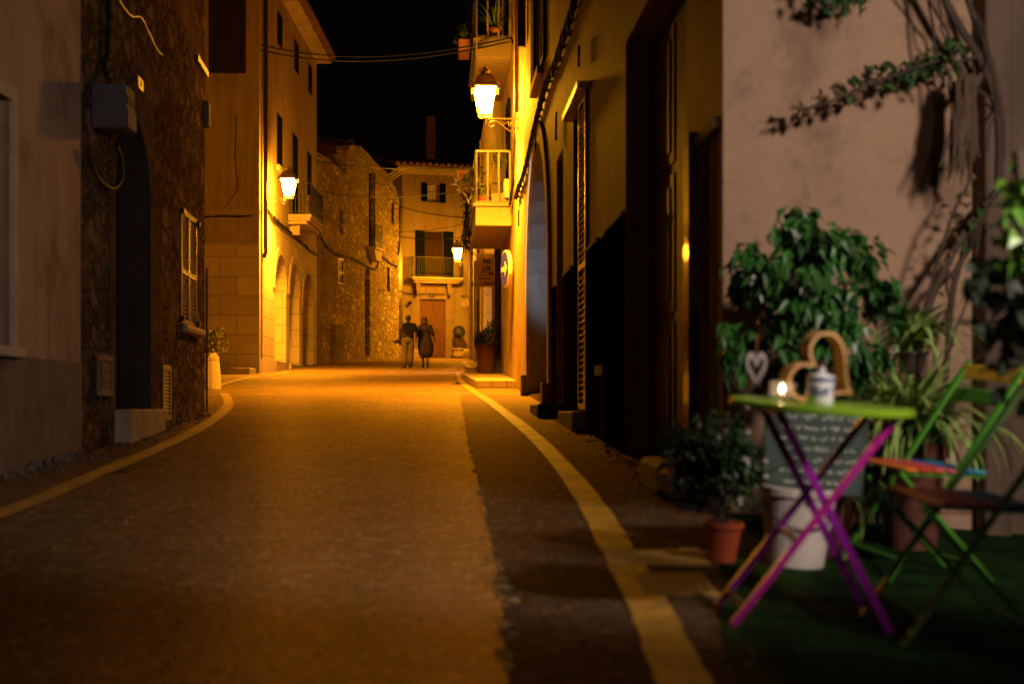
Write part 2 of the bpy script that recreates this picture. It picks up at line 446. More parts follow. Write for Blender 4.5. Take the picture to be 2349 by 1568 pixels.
M['pale_pane'] = m_simple('net_curtain', (.55, .5, .5), .6)  # plain pale tone for the upper window
M['sign_board'] = m_simple('cream_sign_board', (.8, .58, .32), .6, 0, .08, 8)
M['sign_ink'] = m_simple('dark_sign_ink', (.012, .008, .008), .6)
M['sign_ink_grey'] = m_simple('grey_sign_ink', (.10, .075, .055), .6)
M['sign_blue'] = m_simple('traffic_blue', (.02, .012, .9), .9, 0, .1, 8)
M['sign_white'] = m_simple('traffic_white', (.75, .66, .5), .4, 0, .05, 8)
M['plaque'] = m_simple('ceramic_plaque', (.5, .37, .2), .5, 0, .08, 20)
M['skin'] = m_simple('skin', (.07, .035, .02), .6, 0, .1, 20)
M['hair_dark'] = m_simple('dark_hair', (.03, .018, .012), .7, 0, .3, 60)
M['hair_auburn'] = m_simple('auburn_hair', (.07, .03, .015), .6, 0, .3, 60)
M['navy'] = m_simple('dark_knit', (.003, .003, .004), .95, 0, .3, 30)
M['shirt'] = m_simple('pale_shirt', (.11, .075, .05), .9, 0, .15, 20)
M['chino'] = m_simple('beige_trousers', (.14, .10, .06), .9, 0, .15, 12)
M['dress'] = m_simple('olive_dress', (.03, .02, .01), .9, 0, .2, 9)
M['lace'] = m_pattern('patterned_top', (.012, .008, .005), (.045, .028, .014), 34)
M['leather'] = m_simple('dark_leather', (.02, .012, .01), .5)
# ------------------------------------------------------------------ ground
def sheet(name, polyx, ys, lift, mat, kind='structure', zf=None):
    """strip of ground between two plan lines, following the slope"""
    mb = MB(); n = len(ys)
    for y in ys:
        a, b = polyx(y)
        k = 2
        for j in range(k+1):
            x = a+(b-a)*j/k
            mb.v.append(Vector((x, y, (zf(x, y) if zf else gz(y))+lift)))
    for i in range(n-1):
        for j in range(2):
            q = i*3+j
            mb.f.append([q, q+1, q+4, q+3]); mb.m.append(0)
    o = mb.build(name, mat); return tag(o, kind=kind)
def lin(a, b, n): return [a+(b-a)*i/(n-1) for i in range(n)]
def interp(pts, y):
    for a, b in zip(pts, pts[1:]):
        if a[1] <= y <= b[1]: return a[0]+(b[0]-a[0])*(y-a[1])/(b[1]-a[1])
    return pts[0][0] if y < pts[0][1] else pts[-1][0]
sheet('ground', lambda y: (-120, .5), lin(-40, 44, 8)+lin(46, 220, 8), -.05, M['earth'])
sheet('ground', lambda y: (.5, 120), lin(-40, 44, 8)+lin(46, 220, 8), -.9, M['earth'])
TURF = [(.55, -6), (.60, 3.0), (.61, 3.87), (.667, 4.53), (.87, 5.96), (1.13, 7.66)]
sheet('road', lambda y: (-16, interp(TURF, y)+.03), lin(-20, 7.66, 14), 0, M['asphalt'])
sheet('road', lambda y: (-16, 9), lin(7.66, 44, 14)+lin(45, 95, 12), 0, M['asphalt'])
sheet('turf', lambda y: (interp(TURF, y), 9), lin(-6, 2.9, 4)+lin(3, 7.66, 24), 0, M['turf'], 'stuff', tz)

seam = [ground(*p) for p in ((1163, 1800), (1160, 1568), (1152, 1400), (1128, 1240), (1090, 1080), (1068, 980), (1056, 905))]
seam_xy = [(p.x, p.y) for p in seam]
rnd = random.Random(3)
sy = lin(.5, seam_xy[-1][1], 160)
jag = {round(y, 4): rnd.uniform(-.008, .008)+.008*math.sin(y*5)*math.sin(y*1.7+1) for y in sy}
sheet('road_patch', lambda y: (interp(seam_xy, y)+jag.get(round(y, 4), 0), min(1.7-.0527*y, interp(TURF, y)+.005 if y < 7.66 else 9)), sy, .004, M['patch'])

def stripe(pts, w, name, lift=.009, mat=None, label=None):
    line = smoothline([ground(*p) for p in pts], 6)
    mb = MB(); n = len(line)
    for i, p in enumerate(line):
        t = line[min(i+1, n-1)]-line[max(i-1, 0)]; t.z = 0; t.normalize()
        s = Vector((t.y, -t.x, 0))*(w/2+rnd.uniform(-.006, .006))
        for q in (p-s, p+s): mb.v.append(Vector((q.x, q.y, gz(q.y)+lift)))
    for i in range(n-1):
        mb.f.append([2*i, 2*i+1, 2*i+3, 2*i+2]); mb.m.append(0)
    return tag(mb.build(name, mat or M['yellow']), kind='structure')
stripe([(1625, 1660), (1570, 1568), (1532, 1490), (1489, 1392), (1420, 1270), (1365, 1170), (1300, 1082), (1232, 1008), (1175, 960), (1120, 919), (1088, 899), (1062, 878), (1051, 854)], .15, 'road_marking')
stripe([(1082, 847), (1073, 838), (1064, 829)], .2, 'road_marking')
stripe([(-150, 1240), (0, 1180), (100, 1142), (200, 1098), (270, 1068), (340, 1040), (410, 1008), (470, 976), (505, 951), (523, 930), (521, 913), (512, 902)], .15, 'road_marking')
stripe([(498, 886), (540, 873), (590, 863)], .16, 'road_marking')
stripe([(608, 861), (640, 857), (664, 853)], .2, 'road_marking')
stripe([(895, 831), (915, 829.5), (945, 829)], .2, 'road_marking')

# pale grit and flakes along the joint in the asphalt: nobody would count it
mb = MB()
for i in range(110):
    y = 4.0*(30/4.0)**(rnd.random()**1.6) ; x = interp(seam_xy, y)+rnd.gauss(0, .012)
    s = rnd.uniform(.004, .013)
    mb.box((x, y, gz(y)+s*.3), (s*rnd.uniform(1, 2.2), s*rnd.uniform(1, 2), s), (0, 0, rnd.uniform(0, 3)))
for p, k in (((1142, 1332), 4), ((1160, 1350), 5), ((1172, 1380), 2)):
    c = ground(*p)
    for i in range(k):
        s = rnd.uniform(.008, .02)
        mb.box((c.x+rnd.gauss(0, .016), c.y+rnd.gauss(0, .03), c.z+.006), (s*1.6, s*1.3, s*.8), (rnd.uniform(-.3, .3), rnd.uniform(-.3, .3), rnd.uniform(0, 3)))
for i in range(260):
    y = rnd.uniform(3.6, 12); x = rnd.uniform(-2.4, .95); s = rnd.uniform(.003, .007)
    mb.box((x, y, gz(y)+s*.3), (s*rnd.uniform(1, 2.2), s*rnd.uniform(1, 2), s), (0, 0, rnd.uniform(0, 3)))
tag(mb.build('gravel', M['flake']), kind='stuff')
mb = MB()
for i in range(420):                            # rough broken edge along the foot of the right wall
    y = rnd.uniform(7.8, 19); x = 1.541-.0527*y-.02-abs(rnd.gauss(0, .09)); s = rnd.uniform(.006, .02)
    mb.box((x, y, gz(y)+s*.15), (s*rnd.uniform(1, 2), s*rnd.uniform(1, 2), s*.8), (rnd.uniform(-.3, .3), rnd.uniform(-.3, .3), rnd.uniform(0, 3)))
for i in range(420):
    y = rnd.uniform(6, 18); x = -2.62-.075*y+.03+abs(rnd.gauss(0, .1)) if y > 11.7 else -3.45+.03+abs(rnd.gauss(0, .1)); s = rnd.uniform(.008, .025)
    mb.box((x, y, gz(y)+s*.15), (s*rnd.uniform(1, 2), s*rnd.uniform(1, 2), s*.8), (rnd.uniform(-.3, .3), rnd.uniform(-.3, .3), rnd.uniform(0, 3)))
tag(mb.build('gravel', M['grit']), kind='stuff')

def cover(name, label, cat, p0, p1, mat, slots=0, lift=.012, frame=.03):
    a = ground(*p0); b = ground(*p1)
    cx, cy = (a.x+b.x)/2, (a.y+b.y)/2; wx, wy = abs(b.x-a.x), abs(b.y-a.y)
    t = thing(name, label, cat, (cx, cy, gz(cy)), (math.atan(.0472 if cy < 44 else .055), 0, 0))
    m2 = MB()
    for sx in (-1, 1): m2.box((sx*(wx/2-frame/2), 0, lift/2), (frame, wy, lift))
    for s2 in (-1, 1): m2.box((0, s2*(wy/2-frame/2), lift/2), (wx-2*frame, frame, lift))
    m2.build('frame', M['concrete'] if slots == 0 else M['iron'], t)
    if slots:
        g = MB()
        for i in range(slots):
            x = -wx/2+frame+(wx-2*frame)*(i+.5)/slots
            g.box((x, 0, lift*.45), ((wx-2*frame)/slots*.5, wy-2*frame, lift*.8))
        g.build('grating', mat, t)
    else:
        MB().box((0, 0, lift*.45), (wx-2*frame-.006, wy-2*frame-.006, lift*.9)).build('lid', mat, t)
    return t
cover('drain_cover', 'ribbed iron drain cover under the left yellow line in the foreground', 'drain cover', (248, 1083), (388, 1050), M['iron'], 18, .008)
cover('inspection_cover', 'larger concrete inspection cover lying across the right yellow line', 'manhole cover', (1402, 1300), (1600, 1262), M['concrete'], 0, .010, .02)
cover('inspection_cover', 'smaller square inspection cover nearest the turf beside the right yellow line', 'manhole cover', (1478, 1368), (1610, 1318), M['concrete'], 0, .011, .03)
cover('gutter_grate', 'narrow slotted gutter grate crossing the end of the right yellow line', 'drain grate', (1040, 881), (1092, 876.5), M['iron'], 16, .014, .02)

# ------------------------------------------------------------------ houses
class House:
    def __init__(s, name, label, p0, p1, cat='house', zbase=None):
        s.p0 = Vector(p0); d = Vector(p1)-s.p0; s.L = d.length; s.d = d.normalized()
        s.rot = math.atan2(s.d.y, s.d.x); s.z0 = gz(p0[1]) if zbase is None else zbase
        s.o = thing(name, label, cat, (p0[0], p0[1], s.z0), (0, 0, s.rot))
    def u(s, px):                               # where a line of sight meets the wall
        k = (px-CX)/FL
        # t*(k,1) = p0 + u*d
        den = k*s.d.y - s.d.x
        return (s.p0.x - k*s.p0.y)/den
    def z(s, px, py):
        u = s.u(px); y = s.p0.y+u*s.d.y
        return CZ+(HY-py)/FL*y-s.z0
    def uz(s, px, py): return (s.u(px), s.z(px, py))
    def g(s, u): return gz(s.p0.y+u*s.d.y)-s.z0      # local ground height
    def w(s, u, w, z):                          # to world
        n = Vector((-s.d.y, s.d.x)); p = s.p0+s.d*u+n*w
        return Vector((p.x, p.y, z+s.z0))
    def rel(s, zr): return zr+CZ-s.z0           # height above the camera -> local

def rect(u0, u1, z0, z1): return [(u0, z0), (u1, z0), (u1, z1), (u0, z1)]
def arch(u0, u1, z0, zc, n=12, flat=1.0):       # zc = crown
    r = (u1-u0)/2; c = (u0+u1)/2; zs = zc-r*flat
    return [(u0, z0), (u1, z0)]+[(c+r*math.cos(PI*i/n), zs+r*flat*math.sin(PI*i/n)) for i in range(n+1)]
def wall_mb(outline, holes=(), reveal=.25, thick=.5, w0=0.0):
    bm = bmesh.new()
    loops = [outline]+list(holes)
    for lp in loops:
        vs = [bm.verts.new((p[0], w0, p[1])) for p in lp]
        for i in range(len(vs)): bm.edges.new((vs[i], vs[(i+1) % len(vs)]))
    bmesh.ops.triangle_fill(bm, edges=bm.edges[:], use_beauty=True, use_dissolve=False)
    bm.verts.index_update()
    mb = MB(); mb.add([v.co.copy() for v in bm.verts], [[v.index for v in f.verts] for f in bm.faces]); bm.free()
    def ring(lp, d):
        n = len(lp)
        mb.add([(p[0], w0, p[1]) for p in lp]+[(p[0], w0+d, p[1]) for p in lp], [[i, (i+1) % n, (i+1) % n+n, i+n] for i in range(n)])
    ring(outline, thick)
    for i, h in enumerate(holes): ring(h, reveal[i] if isinstance(reveal, (list, tuple)) else reveal)
    return mb
def louvre(mb, W, H, T, n, mid=True, st=.055, tilt=R(38), back=True):
    """slatted shutter leaf in x 0..W, y 0..T, z 0..H"""
    for x in (st/2, W-st/2): mb.box((x, T/2, H/2), (st, T, H))
    bars = [st/2, H-st/2]+([H*.46] if mid else [])
    for z in bars: mb.box((W/2, T/2, z), (W-2*st, T*.98, st*1.2))
    if back: mb.box((W/2, T*.86, H/2), (W-2*st, .006, H-2*st))
    for i in range(n):
        z = st*1.6+(H-3.2*st)*(i+.5)/n
        if mid and abs(z-H*.46) < st: continue
        mb.box((W/2, T/2, z), (W-2*st, T*.95, .009), (tilt, 0, 0))
def leaf(parent, name, W, H, n, mat, Mx, T=.035, mid=True):
    mb = MB(); louvre(mb, W, H, T, n, mid); mb.move(Mx); return mb.build(name, mat, parent)
def panel_door(parent, u0, u1, z0, z1, w, mat, leaves=2, T=.06, rows=3, name='door'):
    mb = MB(); W = (u1-u0)/leaves
    for k in range(leaves):
        a = u0+k*W
        mb.span((a+.004, w, z0), (a+W-.004, w+T, z1))
        H = z1-z0
        for r in range(rows):
            za = z0+H*(.05+.93*r/rows); zb = z0+H*(.05+.93*(r+1)/rows)-.08
            mb.span((a+W*.16, w-.012, za), (a+W*.84, w+.01, zb))
            mb.span((a+W*.26, w-.024, za+.09), (a+W*.74, w+.01, zb-.09))
    return mb.build(name, mat, parent)

# --- near left: plastered house -------------------------------------------------
hA = House('plaster_house', 'stained pink plastered house at the left edge of the photo', (-3.30, -3.0), (-3.53, 11.65))
uA1 = hA.u(22); zt = hA.z(22, 232); zb = hA.z(22, 797); uA0 = uA1-1.15
wall_mb(rect(0, hA.L, -.6, 8.5), [rect(uA0, uA1, zb, zt)], .22, 6).build('wall', M['pl_near'], hA.o)
zd = hA.z(187, 832)
MB().span((0.02, -.012, -.6), (hA.L-.01, 0, zd)).build('dado', M['pl_dado'], hA.o)
win = MB()
for a, b in (((uA0, -.03, zb), (uA0-.1, .04, zt+.09)), ((uA1, -.03, zb), (uA1+.1, .04, zt+.09)), ((uA0, -.028, zt), (uA1, .04, zt+.088))): win.span(a, b)
fr = win.build('window_frame', M['cornice'], hA.o)
gl = MB(); gl.span((uA0+.001, .17, zb+.001), (uA1-.001, .2, zt-.001)); gl.build('window_pane', M['black'], fr)
sh = MB()
louvre(sh, .56, zt-zb-.02, .035, 30); sh.move(Matrix.Translation((uA0+.01, .07, zb+.01))); sh.build('shutter', M['shutter_green'], hA.o)
sh = MB(); louvre(sh, .56, zt-zb-.02, .035, 30); sh.move(Matrix.Translation((uA1-.57, .07, zb+.01))); sh.build('shutter', M['shutter_green'], hA.o)
MB().span((uA0-.1, -.08, zb-.07), (uA1+.12, .1, zb)).build('window_sill', M['cornice'], hA.o, bevel=.01)
rb = MB(); r2 = random.Random(5)
for i in range(46):                             # crumbling footing at the foot of the wall
    u = hA.L-.1-4.5*r2.random(); s = r2.uniform(.02, .05)
    rb.box((u, -.02-r2.random()*.03, hA.g(u)+s*.2), (s*1.6, s, s), (r2.random(), r2.random(), r2.random()))
tag(rb.build('footing', M['pl_dado'], hA.o), kind='stuff')

# --- left: rubble stone house with arched door -----------------------------------
hS = House('stone_house', 'dark rubble stone house with arched doorway and one shuttered window on the left', (-3.52, 11.66), (-4.02, 18.6))
door = arch(hS.u(262), hS.u(343), hS.z(300, 938), hS.z(306, 268), 14, .9)
wu0, wu1 = hS.u(414), hS.u(450); wz0, wz1 = hS.z(414, 742), hS.z(432, 488)
vu0, vu1 = hS.u(367), hS.u(386); vz0, vz1 = hS.z(377, 962), hS.z(377, 838)
wall_mb(rect(0, hS.L, -1, 8), [door, rect(wu0, wu1, wz0, wz1)], [.36, .14], 7).build('wall', M['rubble'], hS.o)
sm = wall_mb([(hS.u(250), -.4), (hS.u(365), -.2), (hS.u(365), hS.z(365, 420)), (hS.u(330), hS.z(330, 190)), (hS.u(250), hS.z(250, 200))], [[(c[0], c[1]) for c in arch(hS.u(262)-.001, hS.u(343)+.001, hS.z(300, 938)-.001, hS.z(306, 268)+.001, 14, .9)]], .016, .016, -.016)
sm.build('door_surround', M['door_render'], hS.o)
d0, d1 = door[0][0], door[1][0]
n = len(door); jb = MB(); ce = (d0+d1)/2
ij = [(p[0]+(.005 if p[0] < ce else -.005), p[1]-(.005 if p[1] > 2.2 else 0)) for p in door]
jb.add([(p[0], -.01, p[1]) for p in ij]+[(p[0], .355, p[1]) for p in ij], [[i, (i+1) % n, (i+1) % n+n, i+n] for i in range(1, n)])
jb.build('shaded_jamb', m_plaster('jamb_shade_plaster', (.05, .034, .03), .6, 2, .3), hS.o)  # dark lining, the doorway's shade put into its colour
panel_door(hS.o, d0-.05, d1+.05, hS.z(300, 938)-.02, hS.z(306, 268)+.05, .3, M['wood_dark'], 2)
MB().span((d0-.05, -.16, hS.g(d0)-.3), (d1+.05, .05, hS.z(300, 938))).build('door_step', M['stone_kerb'], hS.o, bevel=.015)
for k in range(2):
    W = (wu1-wu0)/2-.006
    leaf(hS.o, 'shutter', W, wz1-wz0-.02, 26, M['shutter_brown'], Matrix.Translation((wu0+.003+k*(W+.006), -.012, wz0+.01)), .04)
MB().span((wu0, .13, wz0), (wu1, .15, wz1)).build('window_pane', M['black'], hS.o)
for u in (wu0, wu1):
    for z in (wz0+.06, wz1-.06): MB().span((u-.05, -.05, z-.03), (u+.05, 0, z+.03)).build('hinge', M['iron'], hS.o)
sl = MB(); sl.tube([(wu0-.12, -.05, wz0-.05), (wu1+.12, -.05, wz0-.05)], .055, 10); sl.span((wu0-.12, -.05, wz0-.1), (wu1+.12, .03, wz0-.001))
sl.build('window_sill', M['cornice'], hS.o)
vt = MB(); vt.span((vu0, -.005, vz0), (vu1, 0.01, vz1)); vt.build('vent_back', M['black'], hS.o)
vt = MB(); louvre(vt, vu1-vu0, vz1-vz0, .03, 11, False, .05); vt.move(Matrix.Translation((vu0, -.036, vz0))); vt.build('vent_grille', M['shutter_brown'], hS.o)
tag(MB().tube([hS.w(hS.L-.02, -.03, hS.z(463, 938)-.05), hS.w(hS.L-.02, -.03, hS.z(463, 610))], .014, 8).build('downpipe', M['pipe_dark'], hS.o, world=True))
MB().span((hS.L-.12, -.07, hS.z(470, 292)), (hS.L+.10, .18, hS.z(470, 236))).build('alarm_box', M['smooth_stone'], hS.o, bevel=.01)
bx = MB(); bx.span((hS.L-.9, -.05, hS.z(470, 178)), (hS.L+.02, .1, hS.z(470, 165)))
bx.build('upper_window_frame', M['pipe_dark'], hS.o)
# the boxes and cables screwed to it
b0 = hS.w(hS.u(252), 0, 0)
def wallbox(name, label, cat, H, px0, px1, py0, py1, dep, mat, lid=None, tilt=0.0):
    u0, u1 = H.u(px0), H.u(px1); uc = (u0+u1)/2; z1 = H.z((px0+px1)/2, py0); z0 = H.z((px0+px1)/2, py1)
    c = H.w(uc, 0, (z0+z1)/2)
    t = thing(name, label, cat, c, (0, tilt, H.rot))
    W, Hh = abs(u1-u0), z1-z0
    MB().span((-W/2, -dep, -Hh/2), (W/2, -.001, Hh/2)).build('casing', mat, t, bevel=.012)
    return t, W, Hh
t, W, Hh = wallbox('meter_box', 'grey electricity meter box hung high beside the arched stone doorway', 'meter box', hS, 208, 232, 200, 300, .29, M['grey_box'], tilt=R(-3))
MB().span((-W*.42, -.296, .03), (W*.42, -.292, .1)).build('window_slot', M['black'], t)
MB().span((-W*.46, -.305, -Hh*.46), (W*.46, -.292, -.02)).build('lower_cover', M['grey_box'], t)
t, W, Hh = wallbox('utility_panel', 'low recessed utility panel with three small covers left of the arched step', 'utility panel', hS, 213, 248, 815, 908, .03, M['wood_dark'])
pf = MB()
for a, b in (((-W/2, -.05, -Hh/2), (-W/2+.05, -.031, Hh/2)), ((W/2-.05, -.05, -Hh/2), (W/2, -.031, Hh/2)), ((-W/2+.05, -.048, Hh/2-.05), (W/2-.05, -.031, Hh/2)), ((-W/2+.05, -.048, -Hh/2), (W/2-.05, -.031, -Hh/2+.05))): pf.span(a, b)
pf.build('frame', M['smooth_stone'], t)
for k in range(3):
    z = Hh*(.22-.25*k); MB().span((-W*.25, -.045, z-.04), (W*.3, -.031, z+.04)).build('meter_cover', M['grey_box'], t)
t, W, Hh = wallbox('number_tile', 'small pale house number tile high on the stone house above the arched door', 'tile', hS, 313, 325, 178, 208, .02, M['plaque'])
mb = MB(); text_into(mb, '14', .1, Matrix.Translation((0, -.021, 0)) @ Euler((PI/2, 0, 0)).to_matrix().to_4x4(), .002); mb.build('numerals', M['sign_ink'], t)

def cable(label, pts, r=.012, k=6, twist=0, name='cable', mat=None, sag=0.0, cat='cable'):
    """a cable through world points; twist wraps thinner wires about it"""
    line = smoothline(pts, k) if len(pts) > 2 else None
    if line is None:
        a, b = Vector(pts[0]), Vector(pts[1]); n = 14
        line = [a.lerp(b, i/n)-Vector((0, 0, sag*4*(i/n)*(1-i/n))) for i in range(n+1)]
    o = Vector(pts[0]); mb = MB(); mb.tube(line, r, 6)
    rr = random.Random(len(label)+int(100*r))
    for s in range(twist):
        ph = s*2.1; w = []
        for i, p in enumerate(line):
            a = i*.9+ph; w.append(p+Vector((math.cos(a)*r*1.3, math.sin(a)*r*1.3*.6, math.sin(a)*r*2.2+rr.uniform(-r, r)*.8)))
        mb.tube(w, r*.5, 5)
    return tag(mb.build(name, mat or M['cable'], None, origin=o, smooth=True), label, cat)
on = lambda H, px, py, w=-.04: H.w(H.u(px), w, H.z(px, py))
cable('black cable looping below the grey meter box', [on(hS, 253, 308, -.1), on(hS, 258, 335), on(hS, 269, 365), on(hS, 268, 412), on(hS, 250, 432), on(hS, 222, 418), on(hS, 200, 380), on(hS, 192, 340)], .016)
cable('pair of black cables dropping from above into the meter box top', [on(hS, 243, -30), on(hS, 240, 60), on(hS, 238, 120), on(hS, 231, 160), on(hS, 230, 200, -.1)], .02, 6, 2)
cable('thin pale wire sagging across the top of the stone house', [on(hS, 255, -20), on(hS, 270, 12), on(hS, 292, 37), on(hS, 314, 40), on(hS, 330, 70), on(hS, 350, 112), on(hS, 364, 126)], .008, mat=M['pipe_pale'])

# --- house with three arches --------------------------------------------------
hC = House('arcade_house', 'tall ochre house with three arches and a lantern at its corner', (-7.2, 40.4), (-7.2, 52.4))
zc = hC.rel(4.73); zo = hC.rel(1.43); zsplit = hC.rel(5.55); ztop = hC.rel(12.75)
spans = ((43.1, 45.3), (46.0, 48.15), (48.9, 51.5))
holes = [arch(a-40.4, b-40.4, zo-.0, zc-.1*i*0, 14, 1.0) for i, (a, b) in enumerate(spans)]
wall_mb(rect(0, 12, -.6, zsplit), holes, .62, 9).build('ground_floor_wall', M['ashlar_lit'], hC.o)
wins = [rect(43.55-40.4, 44.55-40.4, hC.rel(7.45), hC.rel(9.04)), rect(46.65-40.4, 47.75-40.4, hC.rel(6.25), hC.rel(9.04)), rect(50.0-40.4, 51.0-40.4, hC.rel(7.45), hC.rel(9.04))]
wins += [rect(c-.45-40.4, c+.45-40.4, hC.rel(11.2), hC.rel(12.2)) for c in (44.1, 47.5, 50.7)]
wall_mb(rect(0, 12, zsplit, ztop), wins, .1, 9).build('upper_wall', M['render'], hC.o)
for i, (a, b) in enumerate(spans):
    ring = []
    r = (b-a)/2; c = (a+b)/2-40.4
    pts = [(c+(r+.02)*math.cos(PI*j/14), zc-r+(r+.02)*math.sin(PI*j/14)) for j in range(15)]
    pts2 = [(c+(r+.26)*math.cos(PI*j/14), zc-r+(r+.26)*math.sin(PI*j/14)) for j in range(15)]
    mb = MB(); n = 15
    mb.add([(p[0], -.035, p[1]) for p in pts]+[(p[0], -.035, p[1]) for p in pts2]+[(p[0], .0, p[1]) for p in pts]+[(p[0], .0, p[1]) for p in pts2],
           [[j, j+1, j+1+n, j+n] for j in range(n-1)]+[[j+n, j+1+n, j+1+3*n, j+3*n] for j in range(n-1)]+[[j, j+1, j+1+2*n, j+2*n] for j in range(n-1)])
    mb.build('arch_moulding', M['cornice'], hC.o)
    panel_door(hC.o, a-40.4-.02, b-40.4+.02, zo-.05, zc+.05, .56, M['wood_dark'], 2, .06, 4)
    MB().span((a-40.45, -.06, zo-.75), (b-40.35, .1, zo)).build('threshold', M['stone_kerb'], hC.o)
for i, w in enumerate(wins):
    u0, u1, z0, z1 = w[0][0], w[1][0], w[0][1], w[2][1]
    W = (u1-u0)/2
    for k in range(2):
        leaf(hC.o, 'shutter', W-.006, z1-z0-.01, 14 if i > 2 else 26, M['shutter_green'], Matrix.Translation((u0+.003+k*W, -.01, z0+.005)), .04)
    MB().span((u0, .09, z0), (u1, .11, z1)).build('window_pane', M['black'], hC.o)
    if i in (0, 2): MB().span((u0-.12, -.12, z0-.2), (u1+.12, .05, z0-.002)).build('window_sill', M['cornice'], hC.o, bevel=.03)
# mouldings on the side that faces down the street
zm = hC.rel(4.64)
MB().span((-.035, .0, zm-.03), (-.002, 9, zm+.03)).build('string_course', M['cornice'], hC.o)
MB().span((-.05, -.05, zsplit-.04), (-.003, 9, zsplit+.04)).build('string_course', M['cornice'], hC.o)
MB().span((-.012, .004, zm+.03), (-.002, 8.9, zsplit-.04)).build('plain_band', M['render'], hC.o)
q = MB(); q.span((-.014, -.02, -.3), (.28, -.002, ztop)); q.build('corner_quoin', M['cornice'], hC.o)
mb = MB(); louvre(mb, 1.0, 3.2, .05, 60, False, .05); mb.move(Matrix.Translation((-.07, 1.38, hC.rel(9.56))) @ Matrix.Rotation(-PI/2, 4, 'Z')); mb.build('roller_shutter', M['wood_dark'], hC.o)
MB().span((-.025, .36, hC.rel(9.5)), (-.003, 1.4, ztop)).build('shutter_recess', M['black'], hC.o)
dp = MB(); uu = .62
dp.tube([(uu, -.09, ztop), (uu, -.09, hC.rel(4.65)), (uu+.02, -.1, hC.rel(4.5)), (uu+.12, -.02, hC.rel(4.36))], .062, 10); dp.build('downpipe', M['pipe_dark'], hC.o, smooth=True)
cp = MB(); cp.tube([(.3, -.04, hC.rel(9)), (.3, -.04, hC.rel(1.4))], .025, 6); cp.build('conduit', M['pipe_pale'], hC.o)
ev = MB(); ev.prism([(-.3, ztop), (12.35, ztop), (12.35, ztop+.12), (-.3, ztop+.12)], -.5, .2); ev.build('eave', M['cornice'], hC.o)
rf = MB(); rf.add([(-.35, -.58, ztop+.121), (12.45, -.58, ztop+.121), (12.45, 9, ztop+2.6), (-.35, 9, ztop+2.6), (-.35, -.58, ztop+.2), (12.45, -.58, ztop+.2), (12.45, 9, ztop+2.68), (-.35, 9, ztop+2.68)], [(0, 1, 2, 3), (4, 5, 6, 7), (0, 1, 5, 4), (1, 2, 6, 5), (0, 3, 7, 4)])
for i in range(54):
    u = -.3+12.7*(i+.5)/54; rf.tube([(u, -.66, ztop+.2), (u, 1.2, ztop+.66)], .085, 6)
rf.build('roof', M['tile'], hC.o)
# its balcony
bu0, bu1 = 45.7-40.4, 48.85-40.4; bz = hC.rel(6.22)
bs = MB()
for k, (dz, o) in enumerate(((0, .75), (-.1, .70), (-.2, .58))): bs.span((bu0+.06*k, -o, bz+dz-.1), (bu1-.06*k, .0, bz+dz-.002*k))
bs.build('balcony_slab', M['cornice'], hC.o)
for u in (bu0+.45, bu1-.45):
    MB().prism([(u-.1, bz-.3), (u+.1, bz-.3), (u+.08, bz-.62), (u-.08, bz-.62)], -.32, 0).build('balcony_bracket', M['cornice'], hC.o)
rl = MB()
c3 = [(bu0+.05, 0), (bu0+.05, -.7), (bu1-.05, -.7), (bu1-.05, 0)]
for a, b in zip(c3, c3[1:]):
    for z in (bz+.08, bz+1.0): rl.bar((*a, z), (*b, z), .035, .02)
    n = int(math.hypot(b[0]-a[0], b[1]-a[1])/.11)
    for i in range(n+1):
        x, y = a[0]+(b[0]-a[0])*i/n, a[1]+(b[1]-a[1])*i/n; rl.bar((x, y, bz+.08), (x, y, bz+1.0), .016)
rl.build('balcony_railing', M['iron'], hC.o)
# steps at its foot, in the side alley
t = thing('stone_steps', 'two worn stone steps at the foot of the arcade house side wall', 'steps', (-8.6, 39.9, gz(39.9)))
MB().span((-1.6, -.6, -.3), (1.35, .45, .16)).build('step', M['stone_kerb'], t, bevel=.02)
MB().span((-1.6, -.2, .16), (.55, .45, .33)).build('step', M['stone_kerb'], t, bevel=.02)

# --- old rubble house closing the bend --------------------------------------------
hR = House('rubble_house', 'old rubble stone house with steep broken gable where the street bends', (-7.28, 52.55), (-4.9, 61.5))
P = lambda px, py: hR.uz(px, py)
out = [(0, -.8), (hR.L, -.4), P(915.5, 462), P(912, 443), P(900, 415), P(888, 395), P(878, 388), P(862, 372), P(845, 352), P(828, 336), P(806, 333), P(797, 345), P(796, 402), P(770, 378), P(752, 362), (0, P(728, 348)[1])]
dn = arch(hR.u(837), hR.u(849), hR.g(9)-.0, hR.z(843, 612), 10, 1.4)
w1 = rect(hR.u(846), hR.u(861), hR.z(853, 566), hR.z(853, 395)); w2 = rect(hR.u(898), hR.u(904), hR.z(901, 515), hR.z(901, 464))
w3 = rect(hR.u(888), hR.u(894), hR.z(891, 670), hR.z(891, 612)); w4 = rect(hR.u(779), hR.u(788), hR.z(783, 536), hR.z(783, 482)); w5 = rect(hR.u(776), hR.u(789), hR.z(783, 652), hR.z(783, 592))
w6 = rect(hR.u(847), hR.u(853), hR.z(850, 606), hR.z(850, 580))
wall_mb(out, [dn, w1, w2, w3, w4, w5, w6], [.5, .3, .25, .25, .25, .12, .25], 1.2).build('wall', M['rubble_far'], hR.o)
panel_door(hR.o, dn[0][0]-.02, dn[1][0]+.02, dn[0][1]-.05, hR.z(843, 612)+.1, .46, M['wood_dark'], 1)
for w in (w1, w2, w3, w4, w6): MB().span((w[0][0], .24, w[0][1]), (w[1][0], .26, w[2][1])).build('window_pane', M['black'], hR.o)
MB().span((w5[0][0], .11, w5[0][1]), (w5[1][0], .13, w5[2][1])).build('window_pane', M['black'], hR.o)
